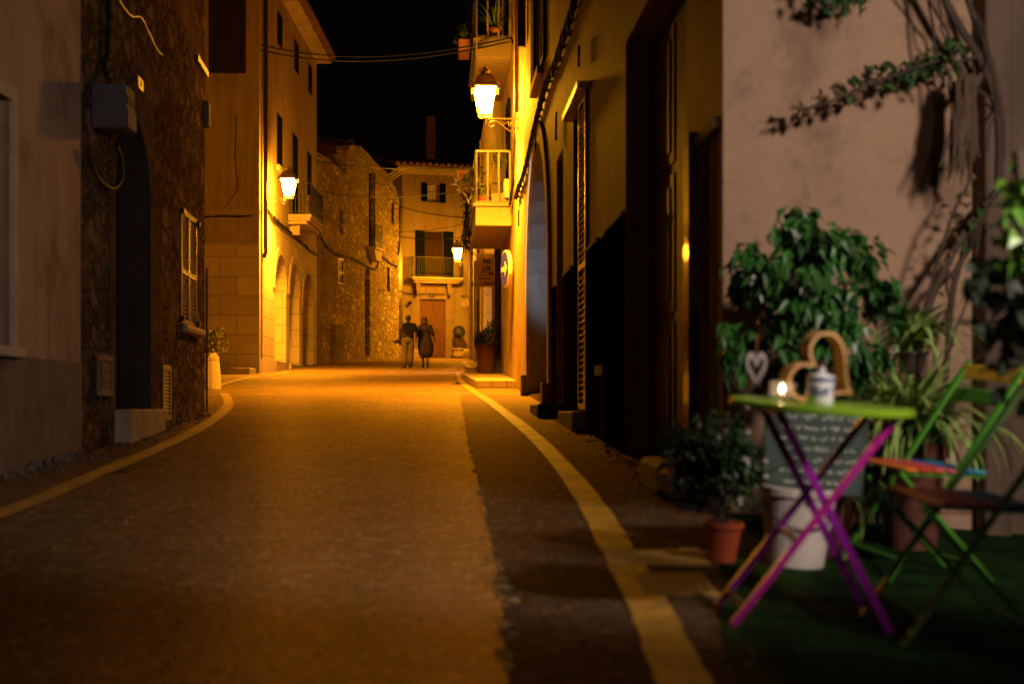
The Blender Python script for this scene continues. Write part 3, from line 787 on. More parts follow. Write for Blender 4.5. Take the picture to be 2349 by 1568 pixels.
leaf(hR.o, 'shutter', w5[1][0]-w5[0][0]-.01, w5[2][1]-w5[0][1]-.01, 14, M['wood_dark'], Matrix.Translation((w5[0][0]+.005, .01, w5[0][1])), .04)
cs = MB(); z = hR.z(853, 568); u0, u1 = w1[0][0], w1[1][0]
cs.span((u0-.1, -.35, z-.12), (u1+.2, 0, z)); cs.prism([(u0, z-.12), (u1+.15, z-.12), (u1, z-.55), (u0+.2, z-.5)], -.25, 0); cs.build('window_bracket', M['cornice'], hR.o)
rr = MB()
for i in range(7): rr.bar((u0+(u1-u0)*i/6, -.3, z), (u0+(u1-u0)*i/6, -.3, z+.9), .02)
rr.bar((u0, -.3, z+.9), (u1, -.3, z+.9), .03); rr.build('window_railing', M['iron'], hR.o)
# roofs behind the broken gable
ga = [P(857, 318), P(866, 334), P(875, 351), P(886.5, 384), P(897, 410)]
gb = MB(); gpoly = [(p[0]*1.0, p[1]) for p in ga]+[(P(897, 476)[0], 2.0), (P(857, 314)[0], 2.0)]
gb.prism(gpoly, .9, 1.3); gb.build('rear_gable', M['rubble_far'], hR.o)
rf = MB(); a = P(856, 316); b = P(722, 322)
rf.add([(b[0]-1, 1.25, b[1]+.2), (a[0], 1.25, a[1]), (a[0], .4, P(856, 350)[1]), (b[0]-1, .4, P(740, 372)[1]), (b[0]-1, 5, b[1]-1), (a[0], 5, a[1]-1)], [(0, 1, 2, 3), (0, 1, 5, 4)]); rf.build('roof', M['tile'], hR.o)
MB().span((-.1, -.1, -.5), (.32, .3, hR.z(740, 560))).build('corner_pier', M['smooth_stone'], hR.o)
ps = MB(); ps.span((hR.u(764), -.1, -.4), (hR.u(776), .05, hR.z(770, 745))); ps.build('buttress', M['smooth_stone'], hR.o)

# --- house that closes the view ----------------------------------------------------
hE = House('end_house', 'cream house with a balcony and brown double door closing the view', (-4.88, 63.3), (2.4, 65.6))
P = lambda px, py: hE.uz(px, py)
ze = hE.z(1000, 397)
ddr = rect(hE.u(962.5), hE.u(1021.5), hE.g(2)-.02, hE.z(992, 686))
bdr = rect(hE.u(974), hE.u(1016), hE.z(995, 640), hE.z(995, 531)); uw = rect(hE.u(980), hE.u(1007.5), hE.z(993, 464), hE.z(993, 423))
wall_mb(rect(0, hE.L, -.6, ze), [ddr, bdr, uw], [.14, .16, .2], 7).build('wall', M['end_wall'], hE.o)
su0, su1 = hE.u(943), hE.u(1041); zs = hE.z(992, 650)
sur = wall_mb([(su0, -.3), (su1, -.3), (su1, zs), (su0, zs)], [rect(ddr[0][0]+.001, ddr[1][0]-.001, -.2, ddr[2][1]-.001)], .03, .03, -.03); sur.build('door_surround', M['end_stone'], hE.o)
dd = panel_door(hE.o, ddr[0][0], ddr[1][0], ddr[0][1], ddr[2][1], .08, M['wood_door'], 2, .06, 1)
kn = MB(); kc = Vector((hE.u(1003), .05, hE.z(1003, 758)))
kn.tube([kc+Vector((.07*math.cos(a), 0, .07*math.sin(a)-.04)) for a in [2*PI*i/12 for i in range(13)]], .014, 6); kn.box(kc+Vector((0, 0, .03)), (.05, .04, .06)); kn.build('knocker', M['iron'], dd)
panel_door(hE.o, bdr[0][0], bdr[1][0], bdr[0][1], bdr[2][1], .1, M['door_brown'], 2, .05, 2, 'balcony_door')
for u0, u1, z0, z1 in ((hE.u(953), hE.u(973.5), hE.z(963, 640), hE.z(963, 529)), (hE.u(1016.5), hE.u(1040), hE.z(1028, 640), hE.z(1028, 532)), (hE.u(966), hE.u(979.5), hE.z(972, 462), hE.z(972, 420)), (hE.u(1008), hE.u(1022), hE.z(1015, 465), hE.z(1015, 422))):
    leaf(hE.o, 'shutter', u1-u0, z1-z0, int((z1-z0)/.07), M['shutter_green'], Matrix.Translation((u0, -.05, z0)), .04)
pn = MB().span((uw[0][0]+.001, .14, uw[0][1]+.001), (hE.u(1002), .16, uw[2][1]-.03)).build('window_pane', M['pale_pane'], hE.o)
MB().span((hE.u(1002), .1, uw[0][1]), (uw[1][0], .18, uw[2][1])).build('window_frame', M['wood_door'], hE.o)
gr = MB()
for i in range(7):
    u = uw[0][0]+(hE.u(1003)-uw[0][0])*i/6; gr.bar((u, .02, uw[0][1]), (u, .02, uw[0][1]+.5), .016)
gr.bar((uw[0][0], .02, uw[0][1]+.5), (hE.u(1003), .02, uw[0][1]+.5), .025); gr.build('window_guard', M['iron'], hE.o)
for pts in (((978, 401), (1010, 402), (1006, 423), (981, 422)), ((969, 511), (1021, 513), (1016, 531), (974, 530))):
    p4 = [P(*p) for p in pts]; MB().prism(p4, -.02, 0).build('keystone', M['end_stone'], hE.o)
bz = hE.z(1000, 638); bu0, bu1 = hE.u(941), hE.u(1055)
bs = MB()
for k in range(3): bs.span((bu0+.05*k, -.55+.1*k, bz-.08*(k+1)), (bu1-.05*k, 0, bz-.08*k-.001))
bs.build('balcony_slab', M['cornice'], hE.o)
for px in (956, 1027):
    u = hE.u(px); MB().prism([(u-.1, bz-.24), (u+.1, bz-.24), (u+.06, bz-.75), (u-.06, bz-.75)], -.3, -.03).build('balcony_bracket', M['end_stone'], hE.o)
rl = MB(); c3 = [(bu0+.03, 0), (bu0+.03, -.52), (bu1-.03, -.52), (bu1-.03, 0)]
for a, b in zip(c3, c3[1:]):
    for z in (bz+.06, bz+.88): rl.bar((*a, z), (*b, z), .03, .02)
    n = int(math.hypot(b[0]-a[0], b[1]-a[1])/.085)
    for i in range(n+1):
        x, y = a[0]+(b[0]-a[0])*i/n, a[1]+(b[1]-a[1])*i/n
        rl.tube([(x, y, bz+.06), (x, y-.05*(y < -.1), bz+.25), (x, y-.03*(y < -.1), bz+.45), (x, y, bz+.65), (x, y, bz+.88)], .009, 5)
rl.build('balcony_railing', M['iron'], hE.o)
cn = MB()
for k in range(3): cn.span((-.08-.08*k, -.08-.1*k, ze+.1*k-.1), (hE.L, .3, ze+.1*k))
cn.build('cornice', M['cornice'], hE.o)
cn = MB()
for k in range(3): cn.span((-.08-.08*k, .3, ze+.1*k-.1), (.2, 7, ze+.1*k-.002))
cn.build('cornice', M['cornice'], hE.o)
rf = MB(); rf.add([(-.4, -.42, ze+.2), (hE.L, -.42, ze+.2), (hE.L, 5, ze+1.5), (-.4, 5, ze+1.5), (-.4, -.42, ze+.26), (hE.L, -.42, ze+.26), (hE.L, 5, ze+1.58), (-.4, 5, ze+1.58)], [(0, 1, 2, 3), (4, 5, 6, 7), (0, 1, 5, 4), (0, 3, 7, 4)])
for i in range(27):
    u = -.3+i*.29; rf.tube([(u, -.5, ze+.27), (u, 3, ze+1.1)], .1, 8)
rf.build('roof', M['tile'], hE.o)
cpx = MB(); cu = hE.u(989)+.0
chy = 66.5; cb = at(989, 340, chy)
ch = MB(); ch.span((cb.x-.2, chy-.2, cb.z-1.2), (cb.x+.2, chy+.2, cb.z+1.45)); ch.span((cb.x-.24, chy-.24, cb.z-.0), (cb.x+.24, chy+.24, cb.z+.5)); ch.build('chimney', M['end_stone'], hE.o, world=True)
MB().span((hE.u(1041), -.05, -.3), (hE.L, 0, hE.z(1060, 786))).build('plinth', M['end_stone'], hE.o)
MB().span((-.04, .0, -.3), (-.002, 7, hE.z(924, 790))).build('plinth', M['end_stone'], hE.o)
t = thing('number_plate', 'small dark plate reading 1 above the brown double door', 'number plate', hE.w(hE.u(990), -.03, hE.z(990, 678)), (0, 0, hE.rot))
MB().span((-.11, -.02, -.08), (.11, -.001, .08)).build('plate', M['sign_ink'], t)
mb = MB(); text_into(mb, '1', .14, Matrix.Translation((0, -.022, 0)) @ Euler((PI/2, 0, 0)).to_matrix().to_4x4(), .002); mb.build('numeral', M['sign_white'], t)
def street_plaque(label, loc, rz, w=.36, h=.32):
    t = thing('street_plaque', label, 'street sign', loc, (0, 0, rz))
    MB().span((-w/2, -.025, -h/2), (w/2, -.001, h/2)).build('plate', M['plaque'], t)
    b = MB()
    for s in (-1, 1):
        b.span((s*w*.46-.006, -.028, -h*.46), (s*w*.46+.006, -.025, h*.46)); b.span((-w*.45, -.028, s*h*.44-.005), (w*.45, -.025, s*h*.44+.005))
    b.build('border', M['sign_ink_grey'], t)
    Mx = lambda x, z: Matrix.Translation((x, -.027, z)) @ Euler((PI/2, 0, 0)).to_matrix().to_4x4()
    b = MB(); text_into(b, 'CARRER', .05, Mx(.05, .075), .002); text_into(b, 'DE', .04, Mx(.05, .02), .002); text_into(b, 'PARE NOU', .075, Mx(0, -.07), .002, 0, 'CENTER', .85)
    b.build('lettering', M['sign_ink_grey'], t)
    b = MB(); b.prism([(-.15, .02), (-.09, .02), (-.09, .08), (-.105, .1), (-.12, .12), (-.135, .1), (-.15, .08)], -.028, -.025); b.build('crest', M['sign_ink_grey'], t)
    return t
street_plaque('framed ceramic street name plaque on the cream house right of its door', hE.w(hE.u(1067), 0, hE.z(1067, 695)), hE.rot)
street_plaque('pale street name plaque on the brightly lit left corner of the cream house', hE.w(0, .5, hE.z(924, 690)), hE.rot-PI/2)
t = thing('wall_spotlight', 'small dark unlit spotlight left of the brown double door', 'spotlight', hE.w(hE.u(940), 0, hE.z(940, 694)), (0, 0, hE.rot))
MB().lathe([(.05, 0), (.07, .02), (.07, .16), (.05, .18)], (0, -.1, -.02), 12, Matrix.Rotation(R(70), 3, 'X')).build('housing', M['iron'], t); MB().span((-.05, -.06, -.06), (.05, 0, .06)).build('bracket', M['iron'], t)

# --- long house on the right -------------------------------------------------------
hB = House('balcony_house', 'long sandstone house on the right with balconies and arched portal', (-.25, 34.0), (1.137, 7.67))
P = lambda px, py: hB.uz(px, py)
po0, po1 = hB.u(1213), hB.u(1261)
portal = arch(po0, po1, hB.g(po0)+.02, hB.rel(4.02), 16, 1.0)
dA = rect(hB.u(1277), hB.u(1292), hB.z(1285, 925), hB.rel(3.18))
dS = rect(hB.u(1315), hB.u(1350), hB.z(1335, 942), hB.rel(3.25))
gate = rect(hB.u(1435), hB.u(1575), hB.g(hB.u(1575))-.05, hB.rel(2.98))
nd = rect(hB.u(1606), hB.u(1650), hB.g(hB.u(1650))-.05, hB.rel(1.53))
cel = rect(hB.u(1377), hB.u(1392), hB.rel(-.27), hB.rel(.30))
uwn = rect(hB.u(1230), hB.u(1246), hB.rel(4.95), hB.rel(7.6))
bd1 = rect(hB.L-(hB.L-1.0), 3.2, hB.rel(4.25), hB.rel(6.5)); bd2 = rect(1.0, 3.2, hB.rel(7.75), hB.rel(10))
wall_mb(rect(0, hB.L, -2.2, 11), [portal, dA, dS, gate, nd, cel, uwn, bd1, bd2], [.5, .3, .3, .27, .25, .2, .15, .2, .2], 8).build('wall', M['right_wall'], hB.o)
# portal: pale jambs, dark doors, raised surround
jb = MB(); n = len(portal)
ins = [(p[0], p[1]) for p in portal]
cxp = (po0+po1)/2
def shrink(p, e): return (p[0]+(e if p[0] < cxp-.01 else (-e if p[0] > cxp+.01 else 0)), p[1]-(e if p[1] > hB.rel(2.6) else 0))
insr = [shrink(p, .006) for p in portal]
jb.add([(p[0], .012, p[1]) for p in insr]+[(p[0], .49, p[1]) for p in insr], [[i, (i+1) % n, (i+1) % n+n, i+n] for i in range(1, n)])
jb.build('portal_jamb', M['cool_lit_jamb'], hB.o)
panel_door(hB.o, po0-.02, po1+.02, portal[0][1], hB.rel(4.05), .44, M['wood_dark'], 2, .05, 4)
r = (po1-po0)/2
def ringpts(rad): return [(cxp+rad, hB.g(cxp)-.2)]+[(cxp+rad*math.cos(PI*j/18), hB.rel(4.02)-r+rad*math.sin(PI*j/18)) for j in range(19)]+[(cxp-rad, hB.g(cxp)-.2)]
pi_, po_ = ringpts(r+.004), ringpts(r+.3); n = len(pi_)
mb = MB(); mb.add([(p[0], -.045, p[1]) for p in pi_]+[(p[0], -.045, p[1]) for p in po_]+[(p[0], .0, p[1]) for p in pi_]+[(p[0], 0, p[1]) for p in po_],
    [[j, j+1, j+1+n, j+n] for j in range(n-1)]+[[j+n, j+1+n, j+1+3*n, j+3*n] for j in range(n-1)]+[[j, j+1, j+1+2*n, j+2*n] for j in range(n-1)])
mb.build('portal_surround', M['cornice'], hB.o)
for u in (po0-.16, po1+.16):
    MB().span((u-.16, -.13, hB.g(u)-.3), (u+.16, -.0455, hB.g(u)+.36)).build('portal_plinth', M['stone_kerb'], hB.o, bevel=.015)
# narrow door, shuttered door, gate, near door
panel_door(hB.o, dA[0][0], dA[1][0], dA[0][1], dA[2][1], .24, M['wood_dark'], 1)
MB().span((dA[0][0]-.15, -.34, hB.g(dA[0][0])-.4), (dA[1][0]+.35, .1, dA[0][1]-.005)).build('door_step', M['wood_dark'], hB.o, bevel=.015)
MB().span((dS[0][0], .24, dS[0][1]), (dS[1][0], .28, dS[2][1])).build('door_recess', M['black'], hB.o)
HS = dS[2][1]-dS[0][1]-.04
um = hB.u(1333)
leaf(hB.o, 'shutter', dS[1][0]-um-.01, HS, 46, M['shutter_brown'], Matrix.Translation((um, -.035, dS[0][1]+.02)), .045)
MB().span((dS[0][0]+.002, .004, dS[0][1]+.002), (dS[0][0]+.01, .235, dS[2][1]-.002)).build('shaded_jamb', M['black'], hB.o)  # black lining stands in for the shade inside the open doorway
hd = MB(); hd.span((dS[0][0]-.1, -.12, dS[2][1]), (dS[1][0]+.02, .02, dS[2][1]+.07)); hd.build('door_hood', M['pipe_pale'], hB.o)
MB().span((dS[0][0]-.08, -.17, hB.g(dS[1][0])-.3), (dS[1][0]+.02, .1, dS[0][1]-.004)).build('door_step', M['stone_kerb'], hB.o, bevel=.015)
panel_door(hB.o, gate[0][0], gate[1][0], gate[0][1], gate[2][1], .21, M['wood_dark'], 2, .05, 3, 'gate')
panel_door(hB.o, nd[0][0], nd[1][0], nd[0][1], nd[2][1], .18, M['wood_dark'], 1, .05, 3)
MB().span((nd[0][0]-.0, -.03, nd[2][1]), (nd[1][0], .02, nd[2][1]+.06)).build('door_lintel', M['cornice'], hB.o)
bz_ = MB(); u0, u1 = gate[1][0]+.02, nd[0][0]-.02; zb_ = hB.g(u1)-.1; zt_ = hB.rel(1.62)
bz_.add([(u0, -.025, zb_), (u1, -.066, zb_), (u1, .02, zb_), (u0, .02, zb_), (u0, -.025, zt_), (u1, -.066, zt_), (u1, .02, zt_), (u0, .02, zt_)], [(0, 1, 5, 4), (1, 2, 6, 5), (2, 3, 7, 6), (3, 0, 4, 7), (4, 5, 6, 7), (3, 2, 1, 0)])
bz_.build('pilaster', M['bronze'], hB.o)
MB().span((cel[0][0], .15, cel[0][1]), (cel[1][0], .18, cel[2][1])).build('cellar_window', M['black'], hB.o)
MB().span((cel[0][0]-.05, -.05, cel[2][1]), (cel[1][0]+.03, .02, cel[2][1]+.09)).build('cellar_lintel', M['stone_kerb'], hB.o)
zdd = hB.rel(1.58)
for a, b in ((1296, 1314), (1352, 1376), (1393, 1434.5), (1268.5, 1276)):
    u0, u1 = hB.u(a), hB.u(b)
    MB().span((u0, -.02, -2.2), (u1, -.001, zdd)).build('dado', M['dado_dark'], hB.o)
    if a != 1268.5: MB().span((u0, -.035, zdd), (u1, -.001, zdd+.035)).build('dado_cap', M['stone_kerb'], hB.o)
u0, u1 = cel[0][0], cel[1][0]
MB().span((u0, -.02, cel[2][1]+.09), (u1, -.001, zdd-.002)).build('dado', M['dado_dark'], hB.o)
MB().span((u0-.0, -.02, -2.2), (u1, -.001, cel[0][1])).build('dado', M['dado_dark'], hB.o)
# windows above and balconies
for uu in (uwn[1][0]+.01, uwn[0][0]-.61):
    leaf(hB.o, 'shutter', .6, 2.6, 34, M['shutter_green'], Matrix.Translation((uu, -.05, uwn[0][1])), .045)
MB().span((uwn[0][0], .13, uwn[0][1]), (uwn[1][0], .15, uwn[2][1])).build('window_pane', M['black'], hB.o)
MB().span((uwn[0][0]-.1, -.1, uwn[0][1]-.12), (uwn[1][0]+.1, .1, uwn[0][1]-.002)).build('window_sill', M['cornice'], hB.o)
for w in (bd1, bd2):
    MB().span((w[0][0], .17, w[0][1]), (w[1][0], .2, w[2][1])).build('balcony_door', M['wood_dark'], hB.o)
    leaf(hB.o, 'shutter', 1.0, w[2][1]-w[0][1]-.02, 34, M['shutter_green'], Matrix.Translation((w[1][0]+.02, -.06, w[0][1])), .045)
bu0, bu1 = .2, hB.u(1173); OUT = .74
def balcony(zt_, zb_, rail_h, slats_end, mt='balcony'):
    sl = MB(); sl.span((bu0, -OUT, zb_), (bu1, 0, zt_)); sl.span((bu0-.03, -OUT-.05, zt_), (bu1+.04, 0, zt_+.06)); sl.build('balcony_slab', M[mt], hB.o)
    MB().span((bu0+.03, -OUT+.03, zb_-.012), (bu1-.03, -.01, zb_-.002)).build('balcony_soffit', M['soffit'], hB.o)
    rl = MB(); z0 = zt_+.09; z1 = z0+rail_h; a = bu1-.03; b = bu0+.03; o = -OUT+.02
    for p, q, n in (((a, -.03), (a, o), slats_end), ((a, o), (b, o), 34), ((b, o), (b, -.03), slats_end)):
        rl.bar((*p, z1), (*q, z1), .05, .045); rl.bar((*p, z0), (*q, z0), .04, .04)
        for i in range(n+1):
            x, y = p[0]+(q[0]-p[0])*i/n, p[1]+(q[1]-p[1])*i/n; rl.bar((x, y, z0), (x, y, z1), .04, .025)
    rl.build('balcony_railing', M['iron_warm'], hB.o)
    return zt_+.06
zb1 = balcony(hB.rel(4.18), hB.rel(3.78), 1.05, 3)
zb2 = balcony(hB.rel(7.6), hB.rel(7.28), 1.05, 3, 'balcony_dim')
dp = MB(); u = hB.u(1208); dp.tube([(u, -.08, hB.rel(8.6)), (u, -.08, hB.rel(6.2))], .07, 8); dp.build('downpipe', M['pipe_dark'], hB.o)
dp = MB(); u = hB.u(1196); dp.tube([(u, -.09, 11), (u, -.09, hB.rel(5.4))], .05, 8); dp.build('conduit', M['pipe_pale'], hB.o)
for px, py, h in ((1235, 308, .5), (1284, 290, .35), (1338, 130, .22), (1316, 50, .2), (1196, 500, .3)):
    u, z = P(px, py); MB().bar((u, -.05, z-h/2), (u+.04, -.05, z+h/2), .03).build('wall_anchor', M['iron'], hB.o)
# low footing stones and the raised pavement by the far doors
pv = House('pavement', 'x', (-.25, 34.4), (.11, 27.6))
o = pv.o; del o['label']; del o['category']; o['kind'] = 'structure'
mb = MB(); n = 10
for i in range(n+1):
    u = pv.L*i/n; gg = pv.g(u); wid = .98-.18*(i/n)
    mb.v += [Vector((u, 0.05, gg-.3)), Vector((u, .05, gg+.15)), Vector((u, -wid, gg+.15)), Vector((u, -wid-.03, gg-.3))]
    mb.m += []
for i in range(n):
    for j in range(3): mb.f.append([4*i+j, 4*i+j+1, 4*i+j+5, 4*i+j+4]); mb.m.append(0)
mb.f.append([0, 1, 2, 3]); mb.f.append([4*n+3, 4*n+2, 4*n+1, 4*n]); mb.m += [0, 0]
mb.build('pavement_slab', m_ashlar('paving_tile', (.46, .34, .2), .3, .3, .01, .3, .7), o)
t = thing('kerb_block', 'pale stone doorstep behind the big terracotta pot on the right', 'doorstep', (-.85, 34.5, gz(34.5)))
MB().span((-.3, -.1, -.2), (.5, 3.0, .28)).build('step', M['stone_kerb'], t, bevel=.02)
c = ground(1505, 1110)
sbk = MB(); 
for i, (du, h, w, l) in enumerate(((0, .2, .3, 1.2), (.75, .12, .26, .35), (-.75, .16, .28, .3))):
    sbk.box((0, du, h/2-.03), (w, l, h), (0, R(3)*i, R(4)*i))
tag(sbk.build('stone_block', M['stone_kerb'], None, origin=(0, 0, 0), bevel=.03), 'rough low stone block at the foot of the dark gate', 'stone block').location = (1.02, 9.1, gz(9.1))

# --- further house on the right with the shop ------------------------------------
hF = House('shop_house', 'narrow lit facade with the lit shop doorway behind the hanging sign', (-1.75, 62.0), (-.25, 34.0), zbase=gz(48))
sd = rect(hF.u(1114), hF.u(1129), hF.g(hF.u(1122))+.1, hF.z(1122, 655)+.3)
wall_mb(rect(0, hF.L, -3, 8), [sd, rect(hF.u(1096), hF.u(1103), hF.z(1100, 800), hF.z(1100, 680))], .35, 6).build('wall', M['ashlar_lit'], hF.o)
MB().span((sd[0][0], .3, sd[0][1]), (sd[1][0], .33, sd[2][1])).build('shop_window', M['shop_glow'], hF.o)
mb = MB()
for i in range(4):
    u = sd[0][0]+(sd[1][0]-sd[0][0])*i/3; mb.span((u-.06, .2, sd[0][1]), (u+.06, .29, sd[2][1]))
mb.build('shop_door_frame', M['wood_dark'], hF.o)
u = hF.L-.35; MB().span((u-.09, -.16, hF.g(u)-.2), (u+.09, 0, hF.z(1146, 570))).build('shutter_post', M['wood_dark'], hF.o)
for px, rr_, m, w in ((1086, .09, 'pipe_pale', -.1), (1101, .05, 'pipe_dark', -.06), (1107, .05, 'cornice', -.05)):
    u = hF.u(px); MB().tube([(u, w, -2), (u, w, 7.6)], rr_, 8).build('downpipe', M[m], hF.o)
for px in (1092, 1135):
    u = hF.u(px); MB().span((u-.25, -.09, hF.g(u)-.2), (u+.25, 0, hF.z(px, 600))).build('pilaster', M['cornice'], hF.o)
ir = MB(); u0 = hF.u(1103)
for i in range(9): ir.bar((u0+i*.12, -.14, hF.z(1103, 810)), (u0+i*.12, -.14, hF.z(1103, 690)), .02)
ir.build('window_bars', M['iron'], hF.o)

# --- terrace wall on the right ------------------------------------------------------
hT = House('terrace_wall', 'tall weathered pink plaster wall behind the terrace with brown pillar', (1.145, 7.67), (7.0, 7.67), 'wall', zbase=0.0)
wall_mb(rect(0, 5.85, -1, 8), (), .1, .6).build('wall', M['pink_wall'], hT.o)
a, b = hT.u(2236), hT.u(2296)
pm = m_plaster('pillar_and_shade_brown', (.17, .115, .075), .6, 1.2, .3)
MB().span((a, -.18, -1), (b, -.002, 8)).build('pillar', pm, hT.o, bevel=.01)
MB().span((b, -.05, -1), (5.85, -.003, 8)).build('shade_panel', pm, hT.o)  # brown sheet stands in for shade on the wall beyond the pillar
# ------------------------------------------------------------------ street lanterns
def lantern(label, loc, rz, glass):
    t = thing('street_lantern', label, 'street lamp', loc, (0, 0, rz), 'wall lanterns along the street')
    A = .63
    br = MB(); br.bar((0, 0, 0), (A+.04, 0, 0), .03, .022); br.box((.012, 0, -.08), (.022, .06, .3))
    sc_ = [Vector((.02, 0, -.3))]+[Vector((.02+.5*math.sin(a)*.62, 0, -.3+.29*(1-math.cos(a)))) for a in (.3, .6, .9, 1.2, 1.5)]
    br.tube(smoothline([(.02, 0, -.1), (.05, 0, -.22), (.12, 0, -.25), (.22, 0, -.2), (.34, 0, -.1), (.46, 0, -.045), (.53, 0, -.06), (.555, 0, -.11), (.52, 0, -.15), (.475, 0, -.135), (.475, 0, -.1)], 5), .011, 6)
    br.tube([Vector((.12+.075*k/26*math.cos(k*.5), 0, -.1+.075*k/26*math.sin(k*.5))) for k in range(27)], .009, 6)
    br.tube([(.19, 0, -.04), (.26, 0, -.1), (.33, 0, -.045)], .008, 5)
    br.build('wall_bracket', M['lamp_metal'], t, smooth=False)
    cr = MB(); cr.lathe([(.0, -.11), (.018, -.08), (.03, -.03), (.05, .0), (.05, .02), (.03, .04), (.02, .055)], (A, 0, 0), 10)
    for sx, sy in ((1, 1), (1, -1), (-1, 1), (-1, -1)):
        cr.tube(smoothline([(A+sx*.02, sy*.02, .02), (A+sx*.08, sy*.08, .015), (A+sx*.125, sy*.125, .06), (A+sx*.13, sy*.13, .12)], 4), .012, 6)
    cr.build('cradle', M['lamp_metal'], t)
    b, tp, z0, z1 = .125, .205, .12, .58
    g = MB(); g.add([(A+sx*b, sy*b, z0) for sx, sy in ((-1, -1), (1, -1), (1, 1), (-1, 1))]+[(A+sx*tp, sy*tp, z1) for sx, sy in ((-1, -1), (1, -1), (1, 1), (-1, 1))], [(0, 1, 5, 4), (1, 2, 6, 5), (2, 3, 7, 6), (3, 0, 4, 7), (3, 2, 1, 0)])
    g.build('glass', glass, t)
    f = MB(); e = .012
    cs0 = [(A+sx*(b+.004), sy*(b+.004), z0) for sx, sy in ((-1, -1), (1, -1), (1, 1), (-1, 1))]; cs1 = [(A+sx*(tp+.004), sy*(tp+.004), z1) for sx, sy in ((-1, -1), (1, -1), (1, 1), (-1, 1))]
    for i in range(4):
        f.bar(cs0[i], cs1[i], .026); f.bar(cs0[i], cs0[(i+1) % 4], .02); f.bar(cs1[i], cs1[(i+1) % 4], .024)
        q0 = Vector(cs0[i]).lerp(Vector(cs1[i]), .15); q1 = Vector(cs0[(i+1) % 4]).lerp(Vector(cs1[(i+1) % 4]), .15); f.bar(q0, q1, .012)
    for sx, sy in ((1, 1), (1, -1), (-1, 1), (-1, -1)): f.box((A+sx*.235, sy*.235, z1+.0), (.05, .05, .13))
    f.build('frame', M['lamp_metal'], t)
    rf = MB(); n = 4
    prof = [(.245, .585), (.25, .61), (.225, .64), (.205, .70), (.165, .77), (.11, .815), (.085, .83), (.085, .87), (.105, .885), (.06, .90), (.04, .93), (.05, .95), (.02, .97), (0, .98)]
    Mx = Matrix.Rotation(PI/4, 3, 'Z')
    rf.lathe([(r*1.3, z) for r, z in prof[:7]], (A, 0, 0), 4, Mx); rf.lathe(prof[6:], (A, 0, 0), 12)
    for i in range(6):
        a = i*PI/3; rf.box((A+.1*math.cos(a), .1*math.sin(a), .905), (.03, .02, .05), (0, 0, a))
    rf.build('roof', M['lamp_metal'], t)
    return t
l1 = hB.w(hB.u(1190), 0, hB.z(1190, 273))
rB = math.atan2(-math.cos(hB.rot), math.sin(hB.rot))
lantern('large lit lantern on the right wall above the plant balcony, nearest and brightest', l1, rB, M['lamp_glass'])
l2 = hC.w(1.4, 0, hC.rel(6.14))
lantern('lit lantern on the arcade house corner at the left of the street', l2, 0, M['lamp_glass'])
uF = hF.u(1083.5); l3 = hF.w(uF, 0, hF.z(1083.5, 601))
lantern('smallest lit lantern far away in front of the cream end house', l3, math.atan2(-math.cos(hF.rot), math.sin(hF.rot)), M['lamp_glass_far'])

# ------------------------------------------------------------------ signs
sc0 = at(1116.5, 620, 36.0)
t = thing('hanging_sign', 'cream hanging gift shop sign reading AD LIB ITUM below the lower balcony', 'sign', sc0, (0, 0, R(-3)))
W, Hh = .52, .84
MB().span((-W/2, -.02, -Hh/2), (W/2, .02, Hh/2)).build('board', M['sign_board'], t, bevel=.004)
MB().span((-W/2+.001, -.024, -Hh/2+.055), (W/2-.001, -.0205, -Hh/2+.075)).build('lower_band', M['sign_ink_grey'], t)
FX = lambda x, z, r=0: Matrix.Translation((x, -.0225, z)) @ Euler((PI/2, 0, 0)).to_matrix().to_4x4() @ Matrix.Rotation(r, 4, 'Z')
mb = MB(); text_into(mb, 'A', .155, FX(-.05, .235, R(14)), .002, .006); text_into(mb, 'D', .14, FX(.045, .215, R(-24)), .002, .006)
text_into(mb, 'LIB', .15, FX(0, .035), .002, .005); mb.lathe([(.016, -.002), (.016, .002)], (0, -.023, .125), 10, Matrix.Rotation(PI/2, 3, 'X'))
text_into(mb, 'REGALOS', .062, FX(-.06, -.215), .002, .002); text_into(mb, 'CON ARTE', .066, FX(.08, -.32), .002, .002)
mb.build('dark_lettering', M['sign_ink'], t)
mb = MB(); text_into(mb, 'ITUM', .15, FX(0, -.09), .002, .001); text_into(mb, '& CO', .045, FX(.17, -.22), .002)
mb.build('grey_lettering', M['sign_ink_grey'], t)
ib = MB()
for z in (Hh/2-.02, -Hh/2+.04):
    ib.bar((-W/2-.02, 0, z), (W/2+.2, 0, z), .018)
    ib.tube([Vector((-W/2-.1+.05*(1-k/22*.75)*math.cos(k*.45), 0, z+.02+.05*(1-k/22*.75)*math.sin(k*.45))) for k in range(23)], .008, 6); ib.bar((-W/2-.06, 0, z-.005), (-W/2, 0, z), .014)
ib.build('iron_bracket', M['iron'], t)

ar0 = at(1163.5, 617, 28.6)
t = thing('traffic_sign', 'round blue traffic sign with a white arrow on the right wall', 'traffic sign', ar0, (0, 0, R(-90+13.5)))
rad = .375; RX = Matrix.Rotation(PI/2, 3, 'X')
MB().lathe([(rad-.01, -.02), (rad, -.015), (rad, .05), (rad-.012, .055)], (0, 0, 0), 36, RX).build('rim', M['sign_white'], t)
MB().lathe([(0, .0), (rad-.035, .0), (rad-.035, .004), (0, .004)], (0, -.057, 0), 36, RX).build('blue_face', M['sign_blue'], t)
arw = MB(); arw.prism([(-.26, -.05), (.05, -.05), (.05, -.15), (.25, 0), (.05, .15), (.05, .05), (-.26, .05)], -.066, -.0612); arw.build('arrow', M['sign_white'], t)
MB().bar((0, .06, .1), (0, .16, .1), .04).build('bracket', M['iron'], t)

